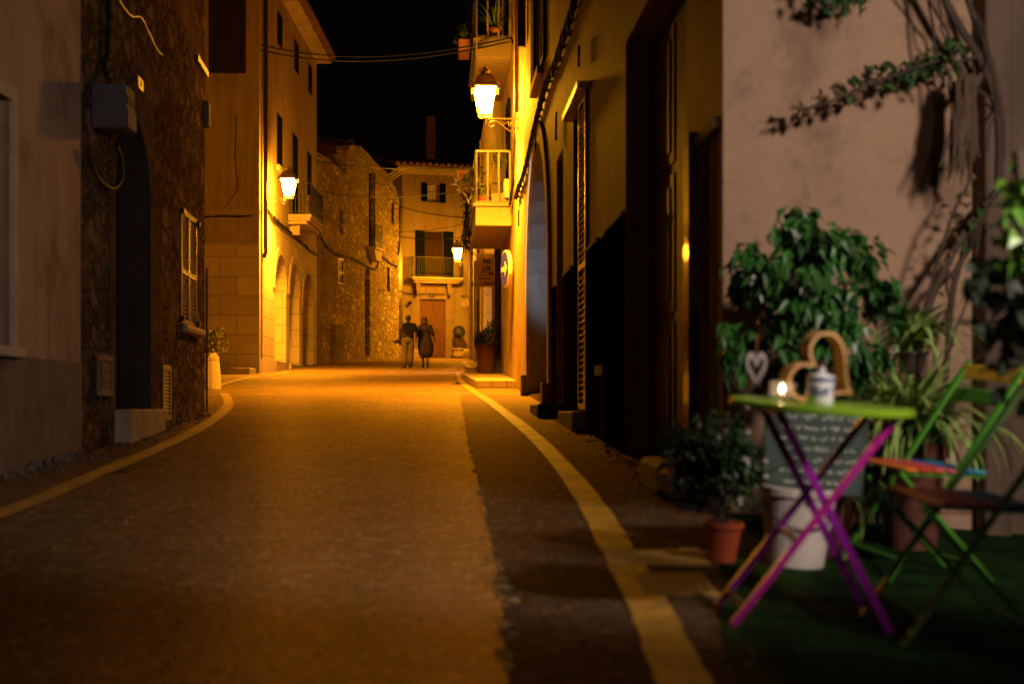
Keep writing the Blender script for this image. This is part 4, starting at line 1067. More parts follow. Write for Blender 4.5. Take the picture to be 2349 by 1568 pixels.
# ------------------------------------------------------------------ overhead cables and wall wiring
onB = lambda px, py, w=-.05: hB.w(hB.u(px), w, hB.z(px, py))
cable('thick twisted cable bundle running along the right sandstone wall above the portal', [onB(1336, -30), onB(1328, 10), onB(1305, 85), onB(1280, 155), onB(1262, 195), onB(1246, 248), onB(1236, 290), onB(1224, 340), onB(1210, 395), onB(1197, 430), onB(1190, 455)], .03, 6, 3)
cable('black cable dropping down the right wall beside the nearest lantern', [onB(1177, 88), onB(1186, 105), onB(1187, 180), onB(1186, 280), onB(1184, 370), onB(1180, 440), onB(1174, 470)], .022, 6, 1)
for lab, p, q, r in (('upper of two parallel cables crossing the street at the top', (555, 109), (1180, 88), .018), ('lower of two parallel cables crossing the street at the top', (555, 121), (1180, 96), .018)):
    cable(lab, [hC.w(.1, -.05, hC.z(hC.o and 600, p[1]+2)), onB(q[0], q[1], -.1)], r, sag=.35)
onE = lambda px, py, w=-.06: hE.w(hE.u(px), w, hE.z(px, py))
onF = lambda px, py, w=-.06: hF.w(hF.u(px), w, hF.z(px, py))
onR = lambda px, py, w=-.06: hR.w(hR.u(px), w, hR.z(px, py))
onC = lambda px, py, w=-.06: hC.w(hC.u(px), w, hC.z(px, py))
cable('higher thin wire from the arcade house to the balcony house', [onC(722, 369), onB(1160, 384, -.5)], .018, sag=.15)
cable('second thin wire crossing level with the small upper window', [onC(724, 435), onB(1160, 432, -.6)], .012, sag=.25)
cable('sloping black cable above the balcony door of the end house', [onR(914, 474), onF(1090, 500)], .022, sag=.1)
cable('thin wire rising to the right over the balcony door lintel', [onR(914, 532), onF(1090, 508)], .012, sag=.1)
cable('taut cable crossing just above the balcony shutters of the end house', [onR(914, 543), onF(1090, 540)], .02, sag=.12)
cable('black cable drooping across the end house above its brown door', [onE(914, 668, -.2), onE(948, 674), onE(1010, 675), onE(1060, 679), onF(1084, 680)], .022)
cable('dark cable loop hanging at the lit corner of the rubble house', [onR(914, 472), onR(913.5, 520), onR(914, 560), onR(911, 585), onR(912, 555)], .025)
cable('twisted wiring stapled along the front of the old rubble house', [onR(733, 545), onR(750, 568), onR(772, 583), onR(800, 590), onR(822, 600), onR(840, 610), onR(858, 618), onR(864, 600), onR(866, 587), onR(876, 590), onR(892, 603), onR(908, 612)], .025, 6, 2)
cable('twisted wiring running along the arcade house above its arches', [onC(611, 484), onC(625, 500), onC(650, 522), onC(680, 548), onC(706, 572), onC(724, 585)], .03, 6, 2)
cable('old cable under the moulding on the arcade house side wall', [hC.w(-.08, w, hC.rel(5.42)+.03*math.sin(w*3)) for w in (8, 6, 4.5, 3, 2, 1, .2)], .02, 6, 1)
cable('thin vertical wire down the arcade house side wall', [hC.w(-.04, .62, hC.rel(8.3)), hC.w(-.04, .65, hC.rel(7)), hC.w(-.04, .6, hC.rel(6.2)), hC.w(-.04, 1.0, hC.rel(5.65))], .01)
c = onB(1170, 438, 0)
t = thing('junction_box', 'cream electrical junction box where the cables meet beside the lower balcony', 'junction box', c, (0, 0, hB.rot))
MB().span((-.35, -.14, -.2), (.35, -.001, .2)).build('casing', M['white_box'], t, bevel=.01)
MB().span((-.3, -.15, -.16), (.3, -.141, .16)).build('lid', M['white_box'], t)

# ------------------------------------------------------------------ foliage
def add_leaf(mb, p, d, L, W, roll=0.0, fold=.25, curl=.2):
    d = Vector(d).normalized(); up = Vector((0, 0, 1)) if abs(d.z) < .95 else Vector((1, 0, 0))
    s = d.cross(up).normalized(); n = s.cross(d)
    M3 = Matrix.Rotation(roll, 3, d); s = M3 @ s; n = M3 @ n
    p = Vector(p); b = len(mb.v)
    mid = p+d*L*.5+n*L*curl*.25; tip = p+d*L-n*L*curl*.4
    mb.v += [p, mid-n*W*fold*0+s*W*.5+n*W*fold, mid, mid-s*W*.5+n*W*fold, tip]
    mb.f += [[b, b+1, b+2], [b, b+2, b+3], [b+1, b+4, b+2], [b+2, b+4, b+3]]; mb.m += [mb.mi]*4
def blade(mb, p, az, L, W, rise, droop, n=6):
    p = Vector(p); h = Vector((math.cos(az), math.sin(az), 0)); s = Vector((-math.sin(az), math.cos(az), 0)); b = len(mb.v)
    a = rise; q = p.copy()
    for i in range(n+1):
        w = W*(1-(i/n)**2*.92)
        mb.v += [q+s*w*.5, q-s*w*.5]
        q = q+(h*math.cos(a)+Vector((0, 0, 1))*math.sin(a))*L/n; a -= droop/n
    for i in range(n): mb.f.append([b+2*i, b+2*i+1, b+2*i+3, b+2*i+2]); mb.m.append(mb.mi)
rg = random.Random(11)
def rdir(): 
    z = rg.uniform(-1, 1); a = rg.uniform(0, 2*PI); r = math.sqrt(1-z*z); return Vector((r*math.cos(a), r*math.sin(a), z))
def crown_leaves(mb, c, rad, n, L, W, droop=.6, clumps=14, cr=.42):
    c = Vector(c); cl = []
    for i in range(clumps):
        d = rdir(); cl.append(c+Vector((d.x*rad[0], d.y*rad[1], d.z*rad[2]))*rg.uniform(.35, .82))
    for i in range(n):
        q = cl[rg.randrange(clumps)]; d = rdir()*rg.random()**.4
        p = q+Vector((d.x*rad[0], d.y*rad[1], d.z*rad[2]))*cr
        o = (p-c); o = Vector((o.x/rad[0], o.y/rad[1], 0))
        dd = Vector((o.x, o.y, -droop*rg.uniform(.3, 1.8)))+rdir()*.5
        add_leaf(mb, p, dd, L*rg.uniform(.7, 1.2), W*rg.uniform(.7, 1.2), rg.uniform(-.6, .6))
    return cl
def pot(parent, r0, r1, h, mat, z=0, c=(0, 0), soil=True, rim=.02, name='pot', n=24):
    MB().lathe([(r0, z), (r0+(r1-r0)*.86, z+h*.86), (r1+rim*.5, z+h*.865), (r1+rim*.5, z+h), (r1-rim*.3, z+h), (r1-rim*.6, z+h*.9), (0, z+h*.9)], (c[0], c[1], 0), n).build(name, mat, parent, smooth=False)

# plants on and about the lower balcony
def planter(label, c, dims, rz, plant, grp='planters on the lower balcony'):
    t = thing('planter', label, 'planter', c, (0, 0, rz), grp)
    L, W, H = dims; b = MB()
    b.add([(-L/2*.9, -W/2*.8, 0), (L/2*.9, -W/2*.8, 0), (L/2*.9, W/2*.8, 0), (-L/2*.9, W/2*.8, 0), (-L/2, -W/2, H), (L/2, -W/2, H), (L/2, W/2, H), (-L/2, W/2, H), (-L/2*.9, -W/2*.85, H*.9), (L/2*.9, -W/2*.85, H*.9), (L/2*.9, W/2*.85, H*.9), (-L/2*.9, W/2*.85, H*.9)],
          [(3, 2, 1, 0), (0, 1, 5, 4), (1, 2, 6, 5), (2, 3, 7, 6), (3, 0, 4, 7), (4, 5, 9, 8), (5, 6, 10, 9), (6, 7, 11, 10), (7, 4, 8, 11), (8, 9, 10, 11)])
    b.build('trough', plant[1], t)
    m = MB(); plant[0](m, H*.9); m.build('foliage', plant[2], t)
    return t
def succ(m, h):
    for i in range(26):
        az = rg.uniform(PI*.7, PI*1.3); p = Vector((rg.uniform(-.1, .1), rg.uniform(-.3, .3), h)); q = []
        a = rg.uniform(.1, .9); L = rg.uniform(.3, .62); hv = Vector((math.cos(az), math.sin(az), 0))
        for k in range(8):
            q.append(p.copy()); p = p+(hv*math.cos(a)+Vector((0, 0, math.sin(a))))*L/8; a -= .25
        m.tube(q, .008, 4)
        for k in range(22):
            j = rg.randrange(8); add_leaf(m, q[j]+rdir()*.005, hv*.4+rdir(), .05, .014)
def bushy(L, n, hgt, lw):
    def f(m, h):
        for i in range(n):
            p = Vector((rg.gauss(0, .09), rg.uniform(-L/2, L/2), h+rg.random()**1.3*hgt)); add_leaf(m, p, rdir()+Vector((-.3, 0, -.2)), lw*rg.uniform(.6, 1.3), lw*.4*rg.uniform(.6, 1.2), rg.uniform(-1, 1))
        for i in range(n//14): m.tube([(0, rg.uniform(-L/2, L/2), h-.02), (rg.gauss(0, .06), rg.uniform(-L/2, L/2), h+hgt*rg.uniform(.4, .9))], .006, 4)
    return f
zB = zb1+hB.z0
def balc(u, w, z): return hB.w(u, w, z)
ro = hB.rot+PI/2
planter('clay trough of trailing succulents hooked high outside the lower balcony railing', balc(1.6, -.95, zb1+.88), (.26, .75, .22), ro-PI, (lambda m, h: succ(m, h), M['terracotta'], M['leaf_olive']))
planter('dark trough hooked outside the lower balcony at mid height of the railing', balc(2.9, -.93, zb1+.42), (.24, .7, .22), ro-PI, (bushy(.6, 160, .25, .08), M['wood_dark'], M['leaf_mid']))
planter('grey brown trough holding an airy shrub behind the lower balcony bars', balc(bu1-.42, -.24, zb1), (.34, .4, .24), ro, (lambda m, h: [m.tube([(0, 0, h), (.0, .02, h+.7)], .012, 5)]+[m.tube([(0, .02, h+.55), Vector((rg.gauss(0, .16), rg.gauss(0, .16), h+rg.uniform(.6, 1.0)))], .005, 4) for _ in range(14)]+[add_leaf(m, Vector((rg.gauss(0, .17), rg.gauss(0, .15), h+.8+rg.gauss(0, .14))), rdir()+Vector((0, 0, -.2)), .12, .02, 0) for _ in range(420)], M['cornice'], M['leaf_olive']))
t = thing('potted_plant', 'small terracotta pot with round leaved plant behind the lower balcony bars', 'potted plant', balc(bu1-.3, -.56, zb1), (0, 0, 0), 'planters on the lower balcony')
pot(t, .1, .13, .18, M['terracotta'])
m = MB()
for i in range(9):
    a = rg.uniform(0, 2*PI); tip = Vector((.12*math.cos(a), .12*math.sin(a), rg.uniform(.35, .85))); m.tube([(0, 0, .16), tip*.6+Vector((0, 0, .05)), tip], .006, 4)
    for k in range(9): add_leaf(m, Vector((0, 0, .16)).lerp(tip, rg.uniform(.4, 1)), rdir()+Vector((0, 0, -.3)), .11, .06, rg.uniform(-1, 1))
m.build('foliage', M['leaf_olive'], t)
t = thing('rubber_plant', 'broad leaved branch leaning out beyond the lower balcony corner', 'plant', balc(bu1-.25, -.80, zb1-.05), (0, 0, 0), 'planters on the lower balcony')
m = MB(); tip = Vector((-.36, -.05, .52)); m.tube([(0, 0, 0), tip], .012, 5); m.build('stem', M['bark'], t)
m = MB()
for k in range(13):
    s = k/12; add_leaf(m, tip*(.25+.75*s), Vector((-.5 if k % 2 else .25, -.1, .45 if k % 2 else -.15))+rdir()*.3, .17, .065, rg.uniform(-.6, .6))
m.build('foliage', M['leaf_olive'], t)
t = thing('hanging_ivy', 'dark ivy hanging down from the far end of the lower balcony', 'plant', balc(1.0, -.85, zb1), (0, 0, 0), 'planters on the lower balcony')
m = MB()
for i in range(260):
    z = rg.uniform(-.6, .75); add_leaf(m, (rg.gauss(0, .05), rg.gauss(0, .3), z), rdir()+Vector((-.2, 0, -.6)), .09, .055, rg.uniform(-1, 1))
for i in range(14): m.tube([(0, rg.gauss(0, .4), .4), (rg.gauss(-.05, .08), rg.gauss(0, .4), -rg.uniform(.3, .6))], .007, 4)
m.build('foliage', M['leaf_shade'], t)
# upper balcony
t = thing('potted_plant', 'spiky potted plant behind the upper balcony railing at the top edge', 'potted plant', balc(bu1-.3, -.34, zb2), (0, 0, 0), 'plants on the upper balcony')
pot(t, .13, .17, .26, M['terracotta'])
m = MB()
for i in range(60): blade(m, (rg.gauss(0, .04), rg.gauss(0, .04), .24), rg.uniform(0, 2*PI), rg.uniform(.4, .75), .04, rg.uniform(.8, 1.5), rg.uniform(.3, 1.4))
m.build('foliage', M['leaf_mid'], t)
planter('planter of shaggy flowers hooked outside the upper balcony', balc(2.0, -.93, zb2+.25), (.26, 1.0, .24), ro-PI, (bushy(.9, 260, .4, .1), M['terracotta'], M['leaf_mid']), 'plants on the upper balcony')

# big street pot
bp = at(1115, 867, 34.2); 
t = thing('large_flowerpot', 'big terracotta pot with dark shrub and red flowers on the pavement', 'flowerpot', (bp.x+.0, 34.0, gz(34.0)+.15))
pot(t, .19, .26, .72, M['terracotta_dark'], rim=.03)
m = MB()
for i in range(10): m.tube([(rg.gauss(0, .05), rg.gauss(0, .05), .62), (rg.uniform(-.2, .25), rg.gauss(0, .12), rg.uniform(.85, 1.3))], .008, 4)
m.build('stem', M['bark'], t)
m = MB()
for i in range(620):
    x = rg.uniform(-.26, .26); top = .28+.5*max(0, (x+.05)/.3)
    add_leaf(m, (x, rg.gauss(0, .12), .68+rg.random()*top), rdir()+Vector((0, 0, -.2)), .075, .045, rg.uniform(-1, 1))
m.build('foliage', M['leaf_dark'], t)
m = MB()
for i in range(22): m.lathe([(0, -.018), (.02, 0), (0, .018)], (rg.uniform(-.24, 0), rg.gauss(0, .1), rg.uniform(.72, 1.02)), 6)
m.build('blossom', M['slat_pink'], t)
# topiary by the end house door
tp = hE.w(hE.u(1047), -.45, 0)
t = thing('topiary_tree', 'clipped ball topiary in a low pale bowl right of the brown door', 'topiary', (tp.x, tp.y, gz(tp.y)))
MB().lathe([(.2, 0), (.3, .08), (.33, .36), (.36, .37), (.36, .43), (.3, .43), (.28, .4), (0, .4)], (0, 0, 0), 24).build('pot', M['cornice'], t)
MB().tube([(-.03, 0, .38), (-.02, 0, .95)], .02, 6).tube([(.05, .02, .38), (.02, 0, .95)], .016, 6).build('trunk', M['bark'], t)
m = MB()
for i in range(1500):
    d = rdir(); add_leaf(m, Vector((0, 0, 1.17))+d*.255*rg.uniform(.75, 1.02), d+rdir()*.8, .05, .028, rg.uniform(-1, 1))
m.build('crown', M['leaf_shade'], t)
b = hE.w(hE.u(1078), -.25, 0)
o = MB().lathe([(.2, -.1), (.2, .2), (.17, .34), (.1, .42), (0, .44)], (0, 0, 0), 14).build('guard_stone', M['stone_kerb'], None); o.location = (-1.95, 61.6, gz(61.6)); tag(o, 'rounded guard stone at the far right corner beside the topiary', 'guard stone')
o = MB().prism([(-.5, 0), (.55, 0), (.5, .32), (-.3, .55), (-.5, .55)], -.2, .2).build('white_block', M['cornice'], None, bevel=.02); q = at(940, 830, 62.6); o.location = (q.x, 62.6, gz(62.6)); tag(o, 'pale low block against the cream house behind the walking man', 'stone block')

# tall planter stone at the alley mouth on the left
bl = ground(478, 893)
t = thing('stone_planter', 'tapering pale stone planter with a leafy shrub at the alley mouth', 'planter', (bl.x, bl.y, gz(bl.y)))
MB().lathe([(.24, -.1), (.24, .2), (.2, .62), (.15, .70), (.1, .70), (.1, .62), (0, .62)], (0, 0, 0), 18).build('pot', M['ashlar_lit'], t, smooth=False)
m = MB()
for i in range(8): m.tube([(0, 0, .6), (rg.uniform(-.15, .3), rg.gauss(0, .12), rg.uniform(.8, 1.15))], .007, 4)
m.build('stem', M['bark'], t)
m = MB()
for i in range(300):
    a = rg.random(); add_leaf(m, (rg.gauss(.08, .12), rg.gauss(0, .11), .72+rg.random()*.42), rdir()+Vector((.2, 0, -.1)), .075, .045, rg.uniform(-1, 1))
m.build('foliage', M['leaf_olive'], t)
# ------------------------------------------------------------------ people
def skin_body(name, nodes, edges, mat, parent, root='pelvis', flat=None):
    keys = list(nodes); me = bpy.data.meshes.new(name)
    me.from_pydata([nodes[k][0] for k in keys], [(keys.index(a), keys.index(b)) for a, b in edges], [])
    o = bpy.data.objects.new(name, me); C.objects.link(o)
    o.modifiers.new('skin', 'SKIN'); sb = o.modifiers.new('sub', 'SUBSURF'); sb.levels = sb.render_levels = 1
    for i, k in enumerate(keys):
        r = nodes[k][1]; sv = me.skin_vertices[0].data[i]
        sv.radius = r if isinstance(r, tuple) else (r, r); sv.use_root = (k == root)
    dg = bpy.context.evaluated_depsgraph_get()
    m2 = bpy.data.meshes.new_from_object(o.evaluated_get(dg)); m2.name = name
    bpy.data.objects.remove(o); bpy.data.meshes.remove(me)
    m2.materials.clear(); m2.materials.append(mat)
    m2.polygons.foreach_set('use_smooth', [True]*len(m2.polygons))
    q = bpy.data.objects.new(name, m2); C.objects.link(q); q.parent = parent
    return q
def body(parent, P, head_r=(.078, .095)):
    """P: joints. One continuous skin with five-fingered hands, nose and ears."""
    n = {}; e = []
    def add(k, co, r, frm=None):
        n[k] = (tuple(co), r)
        if frm: e.append((frm, k))
    add('pelvis', P['pelvis'], (.15, .11)); add('waist', P['waist'], (.145, .105), 'pelvis'); add('chest', P['chest'], (.16, .115), 'waist')
    add('neck', P['neck'], .055, 'chest'); hd = Vector(P['head'])
    add('jaw', hd+Vector((0, .005, -.075)), .06, 'neck'); add('skull', hd, head_r, 'jaw'); add('brow', hd+Vector((0, 0, .06)), (head_r[0]*.95, head_r[1]*.95), 'skull'); add('top', hd+Vector((0, 0, .10)), .05, 'brow')
    add('nose', hd+Vector((0, .115, -.01)), .013, 'skull')
    for s, sd in ((-1, 'l'), (1, 'r')):
        add('ear'+sd, hd+Vector((s*.092, -.005, -.005)), (.012, .02), 'skull')
        add('sh'+sd, P['sh'+sd], .066, 'chest'); add('el'+sd, P['el'+sd], .043, 'sh'+sd); add('wr'+sd, P['wr'+sd], .029, 'el'+sd)
        w = Vector(P['wr'+sd]); d = (w-Vector(P['el'+sd])).normalized(); a = Vector((0, 1, 0)); a = (a-d*a.dot(d)).normalized(); inn = d.cross(a)
        pm = w+d*.07; add('pa'+sd, pm, (.036, .02), 'wr'+sd)
        for k, (off, L) in enumerate(((.03, .072), (.01, .082), (-.011, .076), (-.03, .06))):
            b1 = pm+d*.025+a*off; b2 = b1+d*L*.5+inn*.006*s; b3 = b2+d*L*.42+inn*.018*s
            add(f'f{k}a'+sd, b1, .0095, 'pa'+sd); add(f'f{k}b'+sd, b2, .0088, f'f{k}a'+sd); add(f'f{k}c'+sd, b3, .0075, f'f{k}b'+sd)
        t1 = w+d*.04+a*.04; t2 = t1+d*.035+a*.015; add('ta'+sd, t1, .011, 'pa'+sd); add('tb'+sd, t2, .009, 'ta'+sd)
        add('hp'+sd, P['hp'+sd], .09, 'pelvis'); add('kn'+sd, P['kn'+sd], .06, 'hp'+sd); add('cf'+sd, Vector(P['kn'+sd]).lerp(Vector(P['an'+sd]), .35)+Vector((0, -.015, 0)), .056, 'kn'+sd)
        add('an'+sd, P['an'+sd], .037, 'cf'+sd); add('ft'+sd, P['ft'+sd], (.042, .03), 'an'+sd); add('hl'+sd, Vector(P['an'+sd])+Vector((0, -.045, -.045)), .028, 'an'+sd)
    return skin_body('body', n, e, M['skin'], parent)
def limb(mb, a, b, c, r0, r1, r2, n=10):
    mb.tube([Vector(a)+(Vector(a)-Vector(b))*.0, Vector(a).lerp(Vector(b), .5), b, Vector(b).lerp(Vector(c), .5), c], [r0, (r0+r1)/2, r1, (r1+r2)/2, r2], n)
def hairshape(hd, rx, ry, zlow, mat, parent, zt=.125, front=.02):
    m = MB(); rings = []
    hd = Vector(hd)
    for i in range(8):
        f = i/7; z = zlow+(zt-zlow)*f; k = math.sqrt(max(0.02, 1-max(0, (z-.02)/(zt+.004-.02))**2)) if z > .02 else 1
        rings.append((hd+Vector((0, -front*(1-f*.6), z)), rx*k, ry*k))
    m.loft(rings, 16); return m.build('hair', mat, parent, smooth=True)

g0 = ground(936, 846); mx, my = at(936, 846, 47.3).x, 47.3
t = thing('person', 'man in dark knitted layer and beige trousers walking away, left of the pair', 'person', (mx, my, gz(my)), (0, 0, R(2)), 'couple walking away up the street')
Pm = dict(pelvis=(0, 0, .96), waist=(0, .01, 1.12), chest=(0, .0, 1.36), neck=(.0, .02, 1.52), head=(0, .03, 1.635),
          shl=(-.19, 0, 1.45), ell=(-.285, -.03, 1.17), wrl=(-.28, .05, .95), shr=(.19, 0, 1.45), elr=(.27, -.04, 1.17), wrr=(.265, .02, .92),
          hpl=(-.09, 0, .92), knl=(-.105, .07, .5), anl=(-.115, -.04, .10), ftl=(-.125, .10, .045), hpr=(.09, 0, .92), knr=(.10, .05, .5), anr=(.07, .12, .09), ftr=(.08, .26, .045))
body(t, Pm)
hairshape(Pm['head'], .088, .108, -.03, M['hair_dark'], t)
m = MB()
for s in ('l', 'r'): limb(m, Vector(Pm['hp'+s])+Vector((0, 0, .03)), Pm['kn'+s], Vector(Pm['an'+s])+Vector((0, 0, .0)), .125, .092, .082, 12)
m.loft([((0, 0, .80), .12, .1), ((0, -.01, .88), .195, .15), ((0, -.01, .97), .19, .145), ((0, 0, 1.06), .17, .13)], 16)
m.build('trousers', M['chino'], t, smooth=True)
m = MB(); m.loft([((0, 0, 1.03), .178, .138), ((0, .01, 1.15), .185, .14), ((0, 0, 1.32), .20, .15), ((0, 0, 1.44), .19, .13), ((0, .01, 1.50), .10, .085)], 16)
for s in ('l', 'r'): m.tube([Vector(Pm['sh'+s])*1.0+Vector((0, 0, .01)), Vector(Pm['sh'+s]).lerp(Vector(Pm['el'+s]), .5), Vector(Pm['sh'+s]).lerp(Vector(Pm['el'+s]), .8)], [.082, .075, .07], 12)
m.build('shirt', M['shirt'], t, smooth=True)
m = MB(); n = 18                                 # dark knit hung over the back, hem falling to the right
prof = [(1.02, .195, .155), (1.15, .198, .158), (1.32, .21, .165), (1.44, .2, .145), (1.505, .11, .1)]
rings = []
for i, (z, rx, ry) in enumerate(prof):
    for j in range(n):
        a = 2*PI*j/n; x = rx*math.cos(a); y = ry*math.sin(a)
        zz = z+(1-i/(len(prof)-1))**2*(-.16*x/.2+.03)
        m.v.append(Vector((max(x, -.165), y, zz)))
for i in range(len(prof)-1):
    for j in range(n):
        q = (j+1) % n; m.f.append([i*n+j, i*n+q, (i+1)*n+q, (i+1)*n+j]); m.m.append(0)
m.tube([Vector((.17, 0, 1.45)), Vector((.22, -.02, 1.34)), Vector((.235, -.03, 1.2))], [.09, .088, .085], 12)
m.build('knit_layer', M['navy'], t, smooth=True)
m = MB(); m.loft([((0, 0, 1.025), .181, .141), ((0, 0, 1.06), .181, .141)], 18); m.build('belt', M['leather'], t)
m = MB(); m.tube(smoothline([(-.17, -.06, 1.46), (-.19, -.12, 1.25), (-.2, -.1, 1.05), (-.05, -.15, 1.06), (.15, -.12, 1.12)], 4), .012, 5)
m.build('strap', M['leather'], t)
for s in ('l', 'r'):
    m = MB(); a = Vector(Pm['an'+s]); f = Vector(Pm['ft'+s])
    m.tube([a+Vector((0, -.075, -.04)), a+Vector((0, -.02, -.035)), a.lerp(f, .6)+Vector((0, 0, -.02)), f+Vector((0, .03, -.005)), f+Vector((0, .06, -.012))], [.036, .05, .052, .047, .02], 10)
    m.build('shoe', M['leather'], t, smooth=True)
cam_b = thing('camera_bag', 'small dark camera bag held in the left hand of the walking man', 'bag', (mx-.335, my+.02, gz(my)+.87), (0, 0, .2))
MB().span((-.07, -.05, -.06), (.07, .05, .07)).build('pouch', M['leather'], cam_b, bevel=.02)
MB().lathe([(.04, 0), (.045, .06), (.038, .09)], (-.06, 0, .0), 12, Matrix.Rotation(R(-90), 3, 'Y')).build('lens', M['leather'], cam_b)
MB().tube(smoothline([(-.03, 0, .06), (.04, 0, .14), (.07, 0, .2), (.1, 0, .12), (.05, 0, .06)], 4), .008, 5).build('handle', M['leather'], cam_b)

wx, wy = at(975, 844, 47.7).x, 47.7
t = thing('person', 'woman in patterned top and long olive dress walking away, right of the pair', 'person', (wx, wy, gz(wy)), (0, 0, R(-2)), 'couple walking away up the street')
Pw = dict(pelvis=(0, 0, .93), waist=(0, .01, 1.09), chest=(0, .0, 1.31), neck=(-.01, .02, 1.46), head=(-.015, .03, 1.565),
          shl=(-.165, 0, 1.385), ell=(-.235, .02, 1.12), wrl=(-.225, .12, .93), shr=(.165, 0, 1.385), elr=(.265, -.06, 1.13), wrr=(.335, -.04, .93),
          hpl=(-.085, 0, .89), knl=(-.075, .06, .48), anl=(-.075, .08, .09), ftl=(-.085, .22, .04), hpr=(.085, 0, .89), knr=(.085, .05, .48), anr=(.09, -.13, .15), ftr=(.10, -.03, .05))
body(t, Pw, (.074, .09))
hairshape(Pw['head'], .102, .115, -.115, M['hair_auburn'], t, .135, .03)
m = MB()
m.loft([((.02, 0, .34), .165, .13), ((.02, -.0, .36), .20, .16), ((.03, -.02, .52), .255, .2), ((.02, -.03, .72), .268, .215), ((.01, -.03, .88), .25, .205), ((0, -.01, 1.02), .205, .165), ((0, 0, 1.14), .185, .145), ((0, 0, 1.22), .185, .14)], 20)
b = len(m.v); m.build('dress', M['dress'], t, smooth=True)
m = MB(); m.loft([((0, 0, 1.17), .196, .15), ((0, 0, 1.27), .195, .15), ((0, 0, 1.38), .175, .125), ((0, .01, 1.44), .1, .085), ((-.005, .015, 1.465), .07, .068)], 18)
for s in ('l', 'r'): m.tube([Pw['sh'+s], Vector(Pw['sh'+s]).lerp(Vector(Pw['el'+s]), .5), Vector(Pw['el'+s]), Vector(Pw['el'+s]).lerp(Vector(Pw['wr'+s]), .35)], [.08, .072, .062, .055], 12)
m.build('blouse', M['lace'], t, smooth=True)
m = MB(); m.tube(smoothline([(-.1, -.09, 1.43), (0, -.155, 1.3), (.12, -.17, 1.14), (.2, -.13, 1.0)], 4), .011, 5); m.build('bag_strap', M['leather'], t)
for s in ('l', 'r'):
    m = MB(); a = Vector(Pw['an'+s]); f = Vector(Pw['ft'+s])
    m.tube([a+Vector((0, -.06, -.045)), a.lerp(f, .5)+Vector((0, 0, -.025)), f+Vector((0, .03, -.012))], [.03, .042, .036], 10); m.build('shoe', M['leather'], t, smooth=True)

# ------------------------------------------------------------------ terrace furniture
tilt = lambda rz: (0, 0, rz)
def onturf(x, y): return (x, y, tz(x, y))
RX_, RY_ = .066, .062                             # the turf drops towards the viewer and to the right
def tilted(rz): return (Matrix.Rotation(RY_, 3, 'Y') @ Matrix.Rotation(RX_, 3, 'X') @ Matrix.Rotation(rz, 3, 'Z')).to_euler()
tx, ty = .985, 4.78
t = thing('bistro_table', 'round lime green bistro table on crossed magenta and purple legs', 'table', (tx, ty, tz(tx, ty)+.006), tuple(tilted(0)))
HT = .728
MB().lathe([(0, HT-.006), (.27, HT-.006), (.298, HT-.022), (.303, HT-.02), (.303, HT-.004), (.297, HT), (0, HT)], (0, 0, 0), 56).build('tabletop', M['table_green'], t, smooth=False)
def leg(p, q, mat, w=.032): MB().bar(p, q, w, .016, (0, 1, 0)).build('leg', mat, t)
for y, off in ((-.16, 0), (.17, 0)):
    leg((-.17, y+.012, HT-.025), (.25, y+.012, 0.0), M['purple'], .027)
    leg((.205, y-.012, HT-.025), (-.27, y-.012, 0.0), M['magenta'] if y < 0 else M['purple'], .022)
    pv_ = MB(); pv_.lathe([(.012, -.03), (.012, .03)], (.022, y, .365), 8, Matrix.Rotation(PI/2, 3, 'X')); pv_.build('pivot_bolt', M['purple'], t)
MB().bar((-.235, -.17, .055), (-.235, .18, .055), .02, .01).build('foot_bar', M['bar_orange'], t)
MB().bar((-.075, -.17, .28), (-.075, .18, .28), .02, .01).build('cross_bar', M['bar_orange'], t)
MB().bar((-.17, -.17, HT-.03), (-.17, .18, HT-.03), .02, .02).build('top_rail', M['purple'], t)
MB().bar((.205, -.17, HT-.03), (.205, .18, HT-.03), .02, .02).build('top_rail', M['purple'], t)
MT = MW[t]
def ontable(x, y): return tuple(MT @ Vector((x, y, HT+.001)))
E_ = tuple(tilted(0))
cup = thing('lidded_jar', 'small white and blue ceramic jar with knobbed lid on the lime table', 'jar', ontable(-.035, -.13), E_)
MB().lathe([(0, .0), (.041, .0), (.043, .004), (.043, .082), (.04, .085), (.038, .085), (.038, .07), (0, .07)], (0, 0, 0), 24).build('body', M['ceramic'], cup, smooth=True)
MB().lathe([(.0435, .074), (.0445, .076), (.0445, .084), (.0435, .086)], (0, 0, 0), 24).build('blue_band', M['ceramic_blue'], cup)
fl = MB()
for a0 in (-1.9, -1.4, -2.5, -.6):
    for k in range(5):
        a = a0+rg.uniform(-.2, .2); z = rg.uniform(.03, .06); p = Vector((.0436*math.cos(a), .0436*math.sin(a), z)); fl.box(p, (.012, .004, .006), (rg.uniform(-1, 1), 0, a+PI/2))
fl.build('blue_motif', M['ceramic_blue'], cup)
MB().lathe([(0, .0855), (.044, .0855), (.043, .092), (.02, .1), (.008, .103), (.008, .108), (.012, .113), (.01, .119), (0, .121)], (0, 0, 0), 24).build('lid', M['ceramic'], cup, smooth=True)

vot = thing('candle_glass', 'lit tealight candle glowing in a clear glass on the lime table', 'candle', ontable(-.14, -.03), E_)
MB().lathe([(.028, .0), (.038, .004), (.042, .062), (.0395, .062), (.036, .008), (0, .008)], (0, 0, 0), 24).build('glass', M['clear_glass'], vot, smooth=True)
MB().lathe([(.02, .009), (.02, .024), (0, .024)], (0, 0, 0), 16).build('tealight', M['wax'], vot)
MB().lathe([(0, .026), (.006, .032), (.007, .038), (.004, .048), (0, .056)], (0, 0, 0), 10).build('flame', M['flame'], vot)

